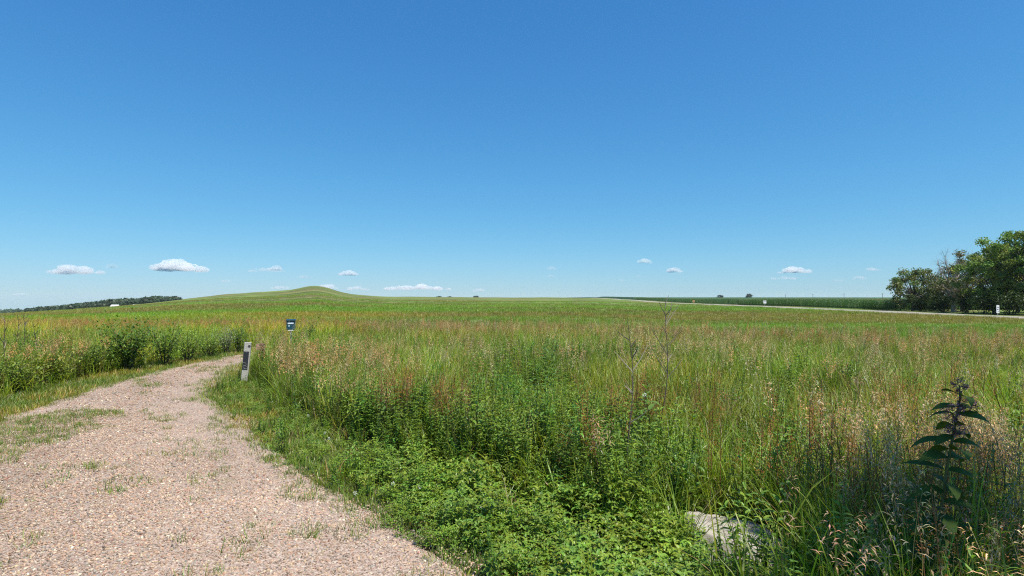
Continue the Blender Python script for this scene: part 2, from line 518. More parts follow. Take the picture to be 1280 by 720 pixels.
def m_grass(n, hmin, hmax, spread, w, base=GREEN, lean=0.35, curl=1.0, segs=4, dry=0.06):
    b = MB()
    for _ in range(n):
        a = U(0, 6.283); r = spread * math.sqrt(U(0, 1))
        c = jit(base, 0.2)
        if U(0, 1) < dry: c = jit((0.34, 0.26, 0.12), 0.15)
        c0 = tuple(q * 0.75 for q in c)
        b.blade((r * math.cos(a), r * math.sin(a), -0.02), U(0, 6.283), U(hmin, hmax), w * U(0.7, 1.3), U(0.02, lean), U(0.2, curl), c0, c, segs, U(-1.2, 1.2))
    return b.mesh('grass', M_FOL_I)

def m_seed(nst, h, col, droop=1.0, full=1.0, stemcol=(0.22, 0.21, 0.08)):
    b = MB()
    for _ in range(nst):
        a0 = U(0, 6.283); r = 0.12 * math.sqrt(U(0, 1)); az = U(-0.7, 0.7) + 0.4
        p = Vector((r * math.cos(a0), r * math.sin(a0), 0)); hh = h * U(0.8, 1.12)
        lean, cur = U(0.0, 0.18), U(0.35, 0.8) * droop
        path = []; ns = 9
        for i in range(ns + 1):
            path.append(p.copy()); t = i / ns
            ang = lean + cur * max(0, t - 0.45) ** 1.5 * 2.2
            p = p + Vector((math.cos(az) * math.sin(ang), math.sin(az) * math.sin(ang), math.cos(ang))) * hh / ns
        b.tube(path, [0.0017 * (1 - 0.5 * i / ns) for i in range(ns + 1)], stemcol, 3, False)
        c = jit(col, 0.18)
        for i in range(int(26 * full)):
            t = 0.72 + 0.28 * (i / 26) ** 0.9
            k = min(t * ns, ns - 0.001); q = path[int(k)].lerp(path[int(k) + 1], k - int(k))
            la = az + U(-1.3, 1.3) if U(0, 1) < .7 else U(0, 6.283)
            L = 0.034 * U(0.7, 1.3) * (1.25 - 0.6 * (t - .72) / .28)
            off = Vector((math.cos(la), math.sin(la), 0)) * L * U(0.2, 0.9) + Vector((0, 0, U(-0.01, 0.02)))
            b.leaf(q + off, la, L * 1.3, 0.0075, U(-0.9, 0.7), U(0.2, 1.0), jit(c, 0.2), 0.3, 1)
        for i in range(3):
            a = U(0, 6.283)
            b.blade((r * math.cos(a0), r * math.sin(a0), U(0, 0.25)), a, U(0.25, 0.45), 0.007, U(0.2, 0.6), U(0.6, 1.5), (0.10, 0.15, 0.03), jit((0.16, 0.20, 0.05)), 3)
    return b.mesh('seed', M_DRY_I)

def m_spike(nst, h, col):
    """rusty seed spike of the dock kind: flakes whorled up a stiff stem with side branches"""
    b = MB()
    for _ in range(nst):
        a0 = U(0, 6.283); r = 0.08 * math.sqrt(U(0, 1)); hh = h * U(0.8, 1.1); la = U(0, 6.28); ln = U(0, 0.12)
        base = Vector((r * math.cos(a0), r * math.sin(a0), 0)); top = base + Vector((math.cos(la) * ln * hh, math.sin(la) * ln * hh, hh))
        b.tube([base, base.lerp(top, .5), top], [0.004, 0.003, 0.0015], (0.2, 0.11, 0.05), 3, False)
        segs = [(base.lerp(top, .5), top)]
        for k in range(3):
            q = base.lerp(top, U(0.45, 0.75)); a = U(0, 6.28)
            segs.append((q, q + Vector((math.cos(a) * .10, math.sin(a) * .10, U(0.15, 0.25)))))
        for (p, q) in segs:
            for i in range(38):
                s = p.lerp(q, U(0, 1)); a = U(0, 6.28)
                s = s + Vector((math.cos(a), math.sin(a), 0)) * U(0, .018)
                b.leaf(s, a, U(0.010, 0.018), 0.0055, U(0.1, 1.3), 0.4, jit(col, 0.25), 0.3, 1)
    return b.mesh('spike', M_DRY_I)

def m_forb(h, nl, ll, lw, col, nst=3, spread=0.1, droop=0.8, pair=True):
    b = MB()
    for _ in range(nst):
        a0 = U(0, 6.283); r = spread * math.sqrt(U(0, 1)); hh = h * U(0.75, 1.1); la = U(0, 6.28); ln = U(0, 0.25)
        base = Vector((r * math.cos(a0), r * math.sin(a0), 0)); top = base + Vector((math.cos(la) * ln * hh, math.sin(la) * ln * hh, hh))
        b.tube([base, base.lerp(top, .5), top], [0.005, 0.004, 0.002], tuple(q * .8 for q in col), 3, False)
        az = U(0, 6.28)
        for i in range(nl):
            t = 0.12 + 0.88 * (i + 0.5) / nl; q = base.lerp(top, t); az += 2.4
            sz = (1.15 - 0.6 * t) * U(0.8, 1.2)
            for k in ((0, math.pi) if pair else (0,)):
                c = jit(col, 0.18)
                b.leaf(q, az + k, ll * sz, lw * sz, U(0.15, 0.9), droop * U(0.6, 1.4), c, 0.3, 3)
    return b.mesh('forb', M_FOL_I)

def m_clover(r, n, col, h=0.12, ll=0.026):
    b = MB()
    for _ in range(n):
        a = U(0, 6.283); q = r * math.sqrt(U(0, 1)); z = h * U(0.25, 1.0)
        p = Vector((q * math.cos(a), q * math.sin(a), z)); az = U(0, 6.28); c = jit(col, 0.22)
        ti = U(-0.2, 0.7)
        for k in range(3):
            b.leaf(p, az + k * 2.09, ll * U(0.8, 1.4), ll * 0.6, ti + U(-.2, .2), 0.5, c, 0.2, 2)
    return b.mesh('clover', M_FOL_I)

def m_stone():
    import bmesh
    bm = bmesh.new(); bmesh.ops.create_icosphere(bm, subdivisions=1, radius=0.5)
    s = (U(0.8, 1.3), U(0.7, 1.0), U(0.45, 0.75))
    for v in bm.verts:
        f = 1 + U(-0.22, 0.22)
        v.co = Vector((v.co.x * s[0] * f, v.co.y * s[1] * f, v.co.z * s[2] * f))
    m = bpy.data.meshes.new('stone'); bm.to_mesh(m); bm.free()
    a = m.color_attributes.new('Col', 'FLOAT_COLOR', 'POINT')
    a.data.foreach_set('color', np.ones(len(m.vertices) * 4, np.float32))
    m.materials.append(M_STONE_I)
    return m

def rotz(n, tilt=0.08):
    return np.column_stack([RNG.normal(0, tilt, n), RNG.normal(0, tilt, n), RNG.uniform(0, 6.283, n)])

def tints(n, s=0.16):
    f = RNG.normal(1, s, n).clip(0.55, 1.5)
    w = RNG.normal(0, s * 0.5, n)
    return np.column_stack([f * (1 + w), f, f * (1 - w)])

# --- gravel stones
def build_gravel():
    protos = [m_stone() for _ in range(7)]
    X, Y, S = [], [], []
    for y0, y1, dens, s0, s1 in ((2.2, 5.0, 4800, 0.007, 0.023), (5.0, 8.0, 2700, 0.010, 0.025), (8.0, 17.5, 620, 0.016, 0.032)):
        n = int(dens * (y1 ** 2 - y0 ** 2) * 0.95)
        x, y = pts(n, y0, y1, 0.8)
        spill = (fbm(x, y, .35, 46) - .3) * 1.5 * RNG.random(n) ** 1.5
        ok = (x < path_r(y) + spill) & (x > path_l(y) - spill * 0.6)
        x, y = x[ok], y[ok]
        X.append(x); Y.append(y); S.append(s0 + (s1 - s0) * RNG.random(len(x)) ** 2.4)
    x, y, s = map(np.concatenate, (X, Y, S)); n = len(x)
    z = path_z(x, y) + s * 0.2
    pal = np.array([(0.46, 0.33, 0.27), (0.52, 0.40, 0.33), (0.40, 0.30, 0.25), (0.60, 0.53, 0.46), (0.36, 0.34, 0.33), (0.44, 0.27, 0.21), (0.20, 0.17, 0.155), (0.68, 0.64, 0.58), (0.50, 0.41, 0.29), (0.30, 0.14, 0.12)])
    w = np.array([.22, .2, .17, .07, .09, .08, .09, .015, .06, .012]); 
    t = pal[RNG.choice(len(pal), n, p=w / w.sum())] * RNG.normal(1, .14, (n, 1)) * np.array([.90, .845, .74]) * ((.74 + .4 * fbm(x, y, 1.1, 47)) * (1 - .16 * sstep(.5, .64, fbm((x + .62 * y) * 1.0, y * .22, .55, 48))))[:, None] * np.array([.99, .985, .955])
    scatter('gravel', protos, x, y, z, rotz(n, 0.5), s, RNG.integers(0, 7, n), t, 'loose pink and grey gravel stones covering the path', 'gravel')
build_gravel()

# --- meadow: tall green grass, seed heads, rusty spikes, leafy forbs
FAR_EDGE = lambda x, y: meadow_far(x, y) - y

def build_meadow():
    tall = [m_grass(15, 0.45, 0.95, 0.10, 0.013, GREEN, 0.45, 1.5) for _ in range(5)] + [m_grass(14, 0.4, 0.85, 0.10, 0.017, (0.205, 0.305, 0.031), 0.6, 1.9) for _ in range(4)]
    X, Y = [], []
    for y0, y1, dens in ((1.0, 4, 130), (4, 7, 85), (7, 14, 52), (14, 42, 24)):
        x, y = pts(int(dens * wedge_area(y0, y1)), y0, y1, 2.0)
        ok = is_tall(x, y) & (y < meadow_far(x, y)); X.append(x[ok]); Y.append(y[ok])
    x, y = np.concatenate(X), np.concatenate(Y)
    # no tall stems on the boulder and just before it
    ok = ~((np.abs(x - 1.42) < 0.32) & (y > 3.2) & (y < 4.0)) & (RNG.random(len(x)) > .7 * ((np.abs(x - 1.3) < 0.36) & (y > 2.6) & (y < 3.3)))
    forb = fbm(x, y, 2.2, 51)
    ok &= RNG.random(len(x)) > 0.65 * sstep(.5, .65, forb) * (1 - sstep(.18, .38, x / y))
    ok &= RNG.random(len(x)) > .85 * leafy(x, y)
    x, y = x[ok], y[ok]; n = len(x)
    dp = np.maximum(right_depth(x, y), left_depth(x, y))
    s = (0.50 + 0.34 * fbm(x, y, 3.0, 52) + .30 * fbm(x, y, .7, 56) + RNG.normal(0, .07, n)) * (0.66 + 0.34 * sstep(0, 0.35, dp)) * (1 + 0.15 * sstep(10, 25, y)) * (1 + .22 * np.exp(-((x + 5.6) / 1.2) ** 2 - ((y - 14.3) / 2.2) ** 2))
    t = tints(n) * (.55 + 1.05 * fbm(x, y, 1.4, 55))[:, None]
    br = fbm(x, y, 4.0, 53); edge = 1 - sstep(1, 8, FAR_EDGE(x, y))
    dry = sstep(.55, .72, br) * 0.4 + edge * 0.4
    t *= 1 + dry[:, None] * np.array([0.9, 0.0, 0.4]) * RNG.random((n, 1))
    yel = sstep(-6, -9, x) * sstep(18, 26, y)
    t *= 1 + yel[:, None] * np.array([0.42, 0.38, -0.3])
    t *= 1 + (sstep(-6, -8, x) * (y < 20))[:, None] * np.array([.35, .25, .0])
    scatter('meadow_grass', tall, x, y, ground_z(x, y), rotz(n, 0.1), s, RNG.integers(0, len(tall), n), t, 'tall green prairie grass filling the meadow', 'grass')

    tan = [m_seed(4, 1.0, (0.60, 0.43, 0.25)) for _ in range(4)] + [m_seed(4, 0.95, (0.46, 0.30, 0.18)) for _ in range(2)]
    X, Y = [], []
    for y0, y1, dens in ((1.6, 6, 17), (6, 14, 14), (14, 42, 11)):
        x, y = pts(int(1.35 * dens * wedge_area(y0, y1)), y0, y1, 2.0)
        ok = is_tall(x, y) & (y < meadow_far(x, y)); X.append(x[ok]); Y.append(y[ok])
    X.append(RNG.normal(3.15, .45, 110)); Y.append(RNG.normal(3.9, .5, 110)); X.append(RNG.normal(2.1, .6, 60)); Y.append(RNG.normal(2.75, .4, 60))
    x, y = np.concatenate(X), np.concatenate(Y)
    px = 640 + F * x / y
    dens = sstep(.46, .66, fbm(x, y, 3.2, 61)) * (.32 + .3 * (x > 2.5)) + 0.04
    bank = np.exp(-((x + 3.6) / 1.9) ** 2 - ((y - 10.5) / 3.2) ** 2)              # tan drift behind the marker post
    dens += 1.0 * bank + 1.0 * np.exp(-((x - 3.0) / .9) ** 2 - ((y - 3.9) / 1.1) ** 2) + .8 * np.exp(-((x - 2.3) / .9) ** 2 - ((y - 2.3) / .6) ** 2) + .6 * np.exp(-((x + 6.2) / .8) ** 2 - ((y - 15) / 2) ** 2)
    dens += 0.9 * np.exp(-((x + 8.7) / 1.0) ** 2 - ((y - 10.5) / 2.2) ** 2)
    dens += 0.8 * (1 - sstep(1, 9, FAR_EDGE(x, y)))
    dens *= 1 - 0.8 * np.exp(-((x - 0.2) / 1.3) ** 2 - ((y - 6.0) / 1.6) ** 2)
    dens *= 1 - .5 * sstep(11, 15, y) * sstep(1, 6, FAR_EDGE(x, y)); dens *= 1 - .7 * leafy(x, y)
    ok = (RNG.random(len(x)) < dens) & ~((np.abs(x - 1.42) < 0.36) & (y > 2.6) & (y < 4.05))
    x, y = x[ok], y[ok]; n = len(x)
    s = 0.72 + 0.25 * fbm(x, y, 2.5, 62) + RNG.normal(0, .08, n)
    t = tints(n, 0.18)
    red = (1 - sstep(2, 10, FAR_EDGE(x, y)))[:, None] * RNG.random((n, 1))
    t *= 1 + red * np.array([-0.25, -0.48, -0.55])
    bk = np.exp(-((x + 3.6) / 2.2) ** 2 - ((y - 10.5) / 3.6) ** 2)[:, None] + (x < -7)[:, None]
    t *= 1 + bk.clip(0, 1) * np.array([-.02, -.16, -.3])
    scatter('seeding_grass', tan, x, y, ground_z(x, y), np.column_stack([RNG.normal(0, .06, n), RNG.normal(0, .06, n), RNG.normal(0, 0.9, n)]), s, RNG.integers(0, len(tan), n), t, 'tan drooping seed heads standing above the meadow grass', 'grass')

    straw = [m_grass(16, .35, .8, .10, .009, (.46, .36, .19), .7, 1.9, 4, 0) for _ in range(3)]
    x = np.concatenate([RNG.normal(3.2, .5, 60), RNG.uniform(-9.5, 14, 240), RNG.uniform(.9, 3, 40)]); y = np.concatenate([RNG.normal(3.8, .5, 60), RNG.uniform(3.5, 16, 240), RNG.uniform(2.3, 4.6, 40)])
    ok = is_tall(x, y) & ~((np.abs(x - 1.42) < 0.36) & (y > 2.9) & (y < 4.0)); x, y = x[ok], y[ok]; n = len(x)
    scatter('dry_straw', straw, x, y, ground_z(x, y), rotz(n, .12), RNG.uniform(.65, 1.05, n), RNG.integers(0, 3, n), tints(n, .15), 'dry straw coloured grass tufts tangled in the meadow', 'grass')
    rust = [m_spike(3, 0.85, (0.34, 0.165, 0.055)) for _ in range(3)]
    x, y = pts(1100, 1.8, 32, 1.0)
    x2, y2 = pts(1300, 1.8, 7, 1.0)
    x, y = np.concatenate([x, x2]), np.concatenate([y, y2])
    dn = sstep(.56, .7, fbm(x, y, 1.6, 71)) + 0.35 * (1 - sstep(1, 9, FAR_EDGE(x, y))) * (y > 15)
    dn += 1.0 * np.exp(-((x - 2.1) / .8) ** 2 - ((y - 3.4) / 1.0) ** 2) + .6 * np.exp(-((x - .75) / .3) ** 2 - ((y - 4.6) / .5) ** 2)
    ok = is_tall(x, y) & (y < meadow_far(x, y)) & (RNG.random(len(x)) < dn) & ~((np.abs(x - 1.42) < 0.36) & (y > 2.4) & (y < 4.0)) & (np.maximum(right_depth(x, y), left_depth(x, y)) > 0.25) & (y > 2.3)
    x, y = x[ok], y[ok]; n = len(x)
    scatter('rusty_seed_spikes', rust, x, y, ground_z(x, y), rotz(n, 0.1), RNG.uniform(.7, 1.1, n), RNG.integers(0, 3, n), tints(n, .15), 'rusty brown weed spikes among the meadow grass', 'weeds')

    forbs = [m_forb(0.75, 10, 0.11, 0.034, (0.165, 0.26, 0.032), 3, .12) for _ in range(2)] + [m_forb(.62, 12, .055, .03, (.17, .255, .035), 5, .16, .5) for _ in range(2)] + [m_forb(0.6, 8, 0.085, 0.036, (0.14, 0.22, 0.032), 4, .12) for _ in range(2)] + [m_forb(0.7, 12, 0.10, 0.018, (0.19, 0.28, 0.04), 3, .1, .6) for _ in range(2)]
    X, Y = [], []
    for y0, y1, dens in ((1.5, 7, 95), (7, 14, 36), (14, 40, 9)):
        x, y = pts(int(dens * wedge_area(y0, y1)), y0, y1, 2.0)
        ok = is_tall(x, y) & (y < meadow_far(x, y)); X.append(x[ok]); Y.append(y[ok])
    x, y = np.concatenate(X), np.concatenate(Y)
    dp = np.maximum(right_depth(x, y), left_depth(x, y))
    dn = sstep(.46, .62, fbm(x, y, 2.2, 51)) + 0.5 * (1 - sstep(.2, .9, dp)) + 0.7 * np.exp(-((x - 0.0) / 1.4) ** 2 - ((y - 5.8) / 1.5) ** 2)
    dn += 1.2 * leafy(x, y) + 0.75 * (left_depth(x, y) > 0) * (y < 22)
    dn *= 1 - 0.85 * sstep(.18, .38, x / y) * (.7 + .3 * (y < 7))
    ok = (RNG.random(len(x)) < dn) & ~((np.abs(x - 1.42) < 0.32) & (y > 3.35) & (y < 4.0))
    x, y, dp = x[ok], y[ok], dp[ok]; n = len(x)
    s = RNG.uniform(.65, 1.05, n) * (0.55 + 0.45 * sstep(0, .45, dp)) * np.where(RNG.random(n) < .12, 1.2, 1)
    scatter('leafy_weeds', forbs, x, y, ground_z(x, y), rotz(n, 0.12), s, RNG.integers(0, len(forbs), n), tints(n, .18), 'leafy green weeds crowding between the meadow grasses', 'weeds')
build_meadow()

# --- short turf, clover and verge beside the path
def build_verge():
    turf = [m_grass(14, 0.04, 0.13, 0.06, 0.006, (0.17, 0.25, 0.03), 0.9, 0.9, 3, .1) for _ in range(4)]
    x, y = pts(int(330 * wedge_area(2.2, 9)), 2.2, 9, 0.8)
    x2, y2 = pts(int(200 * wedge_area(9, 23)), 9, 23, 0.8)
    x, y = np.concatenate([x, x2]), np.concatenate([y, y2])
    dr, dl = x - path_r(y), path_l(y) - x
    wob = (fbm(x, y, .6, 81) - .5) * 1.1 + .12
    ok = ((dr + wob > 0.02) & (right_depth(x, y) < 0.15)) | ((dl + wob * .6 > -0.02) & (left_depth(x, y) < 0.15))
    # weedy tufts growing through the gravel
    ins = (dr < 0) & (dl < 0)
    strip = np.exp(-((x + 5.85 + 0.22 * (y - 7)) / .62) ** 2) * sstep(4.5, 5.5, y) * (1 - sstep(7.6, 8.6, y))
    pt = fbm(x, y, .5, 82, 4)
    ok |= ins & (RNG.random(len(x)) < sstep(.60, .70, pt) * .55)
    ok |= ins & (strip * pt > .17)
    ok &= RNG.random(len(x)) < np.where(ins, .8, 1)
    x, y, ins = x[ok], y[ok], ins[ok]; n = len(x)
    s = RNG.uniform(.7, 1.4, n) * np.where(ins, .75, 1) * (1 + .2 * (y > 9))
    z = np.where(ins, path_z(x, y), ground_z(x, y))
    t = tints(n, .18); t *= 1 + ((fbm(x, y, .7, 84) > .56) & ~ins)[:, None] * np.array([.6, .12, .2])
    scatter('verge_turf', turf, x, y, z, rotz(n, .1), s, RNG.integers(0, 4, n), t, 'short green turf along the edges of the gravel path', 'grass')

    clo = [m_clover(0.11, 56, (0.185, 0.285, 0.032), 0.12, 0.021) for _ in range(3)] + [m_clover(0.10, 42, (0.20, 0.30, 0.04), 0.19, 0.026) for _ in range(2)]
    x, y = pts(int(112 * wedge_area(2.2, 8)), 2.2, 8, .8)
    x2, y2 = pts(int(60 * wedge_area(8, 20)), 8, 20, .8)
    x, y = np.concatenate([x, x2]), np.concatenate([y, y2])
    dr, dl = x - path_r(y), path_l(y) - x
    wob = (fbm(x, y, .5, 85) - .5) * .7
    ok = ((dr + wob > .12) & (right_depth(x, y) < np.where(y > 5, .1, .3))) | ((dl + wob > .25) & (left_depth(x, y) < .4) & (RNG.random(len(x)) < .35))
    ok &= RNG.random(len(x)) < (1 - .35 * sstep(4.8, 7.0, y)) * (.4 + .8 * sstep(.36, .54, fbm(x, y, .45, 89)))
    x, y = x[ok], y[ok]; n = len(x)
    s = RNG.uniform(.7, 1.3, n) * (.5 + .6 * sstep(.1, .9, (x - path_r(y)))) * (1 - .5 * sstep(4.8, 6.5, y))
    sc = np.column_stack([s, s, s * RNG.uniform(.8, 1.6, n)])
    scatter('clover', clo, x, y, ground_z(x, y), rotz(n, .1), sc, RNG.integers(0, 5, n), tints(n, .15), 'bright green clover and vetch spreading beside the path', 'ground cover')
build_verge()

def build_verge_weeds():
    pr = [m_forb(0.3, 6, 0.06, 0.02, (0.14, 0.25, 0.03), 4, .07) for _ in range(2)] + [m_forb(.24, 5, .05, .026, (.17, .27, .035), 4, .06, .5, False) for _ in range(2)] + [m_grass(12, .15, .38, .04, .007, GREEN, .5, 1.4, 4, .2) for _ in range(3)]
    x, y = pts(int(44 * wedge_area(2.2, 12)), 2.2, 12, .8)
    dr = x - path_r(y)
    ok = (dr > .1) & (right_depth(x, y) < .2) & (RNG.random(len(x)) < sstep(.0, .9, dr) * (.3 + 1.3 * sstep(.46, .6, fbm(x, y, .5, 88))))
    x, y = x[ok], y[ok]; n = len(x)
    scatter('verge_weeds', pr, x, y, ground_z(x, y), rotz(n, .15), RNG.uniform(.6, 1.3, n) * (1 - .35 * sstep(5, 8, y)), RNG.integers(0, 7, n), tints(n, .2), 'mixed low weeds and grass tufts poking through the clover', 'weeds')
build_verge_weeds()

# --- shorter prairie grass beyond the tall meadow
def build_far_grass():
    pr = [m_grass(46, 0.2, 0.45, 0.5, 0.022, GREEN, 0.5, 1.0, 2, .15) for _ in range(4)]
    X, Y = [], []
    for y0, y1, d in ((14, 45, 5.0), (45, 90, 1.5), (90, 170, .45), (170, 300, .10)):
        x, y = pts(int(d * wedge_area(y0, y1)), y0, y1, 4)
        ok = y > meadow_far(x, y) - 1; X.append(x[ok]); Y.append(y[ok])
    x, y = np.concatenate(X), np.concatenate(Y)
    u = x - (70.2 + .07 * (y - 78))
    ok = (u < -6); x, y = x[ok], y[ok]; n = len(x)
    t = tints(n, .12)
    nz = fbm(x * .35, y, 20, 91); nb = fbm(x * .3, y, 12, 92)
    far_n = fbm(x * .55, y * 1.4, 90, 93); brown = sstep(.5, .64, np.where(y > 110, far_n, nz)) * .9; t *= (.72 + .56 * fbm(x * .6, y * 1.5, 40, 94))[:, None]
    t *= 1 + brown[:, None] * np.array([.26, -.20, .45]); t *= 1 + sstep(40, 110, y)[:, None] * np.array([-.06, -.10, -.05])
    t *= 1 + sstep(.46, .6, nb)[:, None] * (1 - brown / .9)[:, None] * np.array([-.10, .28, -.25]); gb = (1 - sstep(8, 20, y - meadow_far(x, y))) * sstep(-6, 4, x); t *= 1 + gb[:, None] * np.array([-.12, .16, -.25])
    t *= 1 + (sstep(-8, -18, x) * (1 - sstep(60, 90, y)))[:, None] * np.array([.32, .26, -.3])
    s = RNG.uniform(.7, 1.2, n) * (1 + .6 * sstep(50, 120, y) + 1.6 * sstep(150, 330, y) + 1.6 * sstep(330, 600, y)); s = np.column_stack([s, s, s * (1 - .6 * sstep(80, 260, y))])
    scatter('short_prairie_grass', pr, x, y, ground_z(x, y), rotz(n, .05), s, RNG.integers(0, 4, n), t, 'shorter green and brown prairie grass beyond the tall meadow', 'grass')
build_far_grass()
# ----------------------------------------------------------------- road and cornfield on the right
def road_x(y): return 70.2 + 0.07 * (np.asarray(y, float) - 78)
def build_road():
    ys = np.concatenate([np.linspace(-60, 120, 46), np.geomspace(124, 2600, 60)])
    offs = [-5.0, -3.9, -3.3, -3.2, 3.2, 3.3, 3.9, 5.0]; hs = [-0.45, 0.02, 0.07, 0.08, 0.08, 0.07, 0.02, -0.45]
    def strip(name, o_, h_, mat, lab=None):
        v, f = [], []
        for y in ys:
            z0 = gz1(float(road_x(y)), float(y))
            for o, h in zip(o_, h_): v.append((float(road_x(y)) + o, float(y) - 0.07 * o, z0 + h))
        k = len(o_)
        for i in range(len(ys) - 1):
            for j in range(k - 1): f.append((i * k + j, i * k + j + 1, (i + 1) * k + j + 1, (i + 1) * k + j))
        m = bpy.data.meshes.new(name); m.from_pydata(v, [], f); m.materials.append(mat)
        o = bpy.data.objects.new(name, m); COL.objects.link(o); tag(o, lab, kind='structure'); return o
    g = NT('road_shoulder'); p = g.n('NewGeometry').outputs['Position']
    g.l(g.pbr(g.ramp(g.noise(p, 1.2), [(.3, (.20, .17, .11)), (.7, (.29, .25, .17))]), .9, .1).outputs[0], g.out.inputs[0])
    strip('road_shoulder', offs, hs, g.m, 'pale gravel shoulder of the highway')
    g = NT('concrete_road'); p = g.n('NewGeometry').outputs['Position']
    g.l(g.pbr(g.ramp(g.noise(p, .5), [(.3, (.24, .22, .18)), (.7, (.32, .29, .24))]), .8, .25).outputs[0], g.out.inputs[0])
    strip('road', [-3.05, 3.05], [0.086, 0.086], g.m, 'pale two lane road crossing behind the meadow')
    g = NT('road_paint')
    g.l(g.pbr((.75, .72, .6), .6, .3).outputs[0], g.out.inputs[0])
    for o in (-2.85, 2.75): strip('road_marking', [o, o + .12], [.091, .091], g.m)
build_road()

def build_corn():
    # canopy over the closed part of the field, then single plants along its two open sides
    us = np.concatenate([np.linspace(13, 60, 24), np.geomspace(66, 900, 26)])
    ys = np.concatenate([np.linspace(132, 220, 45), np.geomspace(224, 3200, 70)])
    v, f = [], []
    for i, y in enumerate(ys):
        for j, u in enumerate(us):
            x = float(road_x(y)) + u
            z = gz1(x, y) + (2.0 + float(fbm(x, y, 3, 95)) * .35 if 0 < j < len(us) - 1 and 0 < i < len(ys) - 1 else -.2)
            if j in (0, len(us) - 1): x += 0.0
            v.append((x, float(y), z))
    k = len(us)
    for i in range(len(ys) - 1):
        for j in range(k - 1): f.append((i * k + j, i * k + j + 1, (i + 1) * k + j + 1, (i + 1) * k + j))
    g = NT('corn_canopy'); p = g.n('NewGeometry').outputs['Position']
    nz = g.noise(p, 1.5, 5, .7)
    g.l(g.pbr(g.ramp(nz, [(.3, (.02, .055, .016)), (.7, (.055, .12, .028))]), .7, .2, g.bump(nz, .8, .4)).outputs[0], g.out.inputs[0])
    m = bpy.data.meshes.new('cornfield'); m.from_pydata(v, [], f); m.materials.append(g.m)
    o = bpy.data.objects.new('cornfield', m); COL.objects.link(o)
    tag(o, 'dark green corn standing dense beyond the road', 'cornfield', kind='stuff')
    def plant():
        b = MB(); b.tube([(0, 0, 0), (0, 0, 1.2), (0, 0, 2.3)], [.016, .013, .006], (.09, .15, .04), 3, False)
        a = U(0, 6.28)
        for i in range(9):
            b.blade((0, 0, .35 + .2 * i), a + math.pi * (i % 2) + U(-.4, .4), U(.6, .9), .085, U(.5, .8), U(1.2, 2.0), (.05, .12, .025), (.075, .16, .03), 3)
        for i in range(5): b.blade((0, 0, 2.25), U(0, 6.28), .25, .02, .3, .6, (.3, .24, .1), (.36, .3, .14), 2)
        return b.mesh('corn', M_FOL_I)
    pr = [plant() for _ in range(3)]
    X, Y = [], []
    for r in range(7):
        y = np.concatenate([np.arange(126, 230, .45), np.arange(230, 520, 1.2)]); X.append(road_x(y) + 9.5 + r * .76 + RNG.normal(0, .08, len(y))); Y.append(y + RNG.normal(0, .1, len(y)))
    for r in range(50):
        u = 9.5 + r * .76; y = np.arange(126, 138, .4); X.append(road_x(y) + u); Y.append(y + RNG.normal(0, .1, len(y)))
    x, y = np.concatenate(X), np.concatenate(Y); n = len(x)
    scatter('corn_rows', pr, x, y, ground_z(x, y), rotz(n, .05), RNG.uniform(.88, 1.08, n) * (1 + .0 * y), RNG.integers(0, 3, n), tints(n, .1), 'corn plants in rows along the open edge of the field', 'corn')
build_corn()

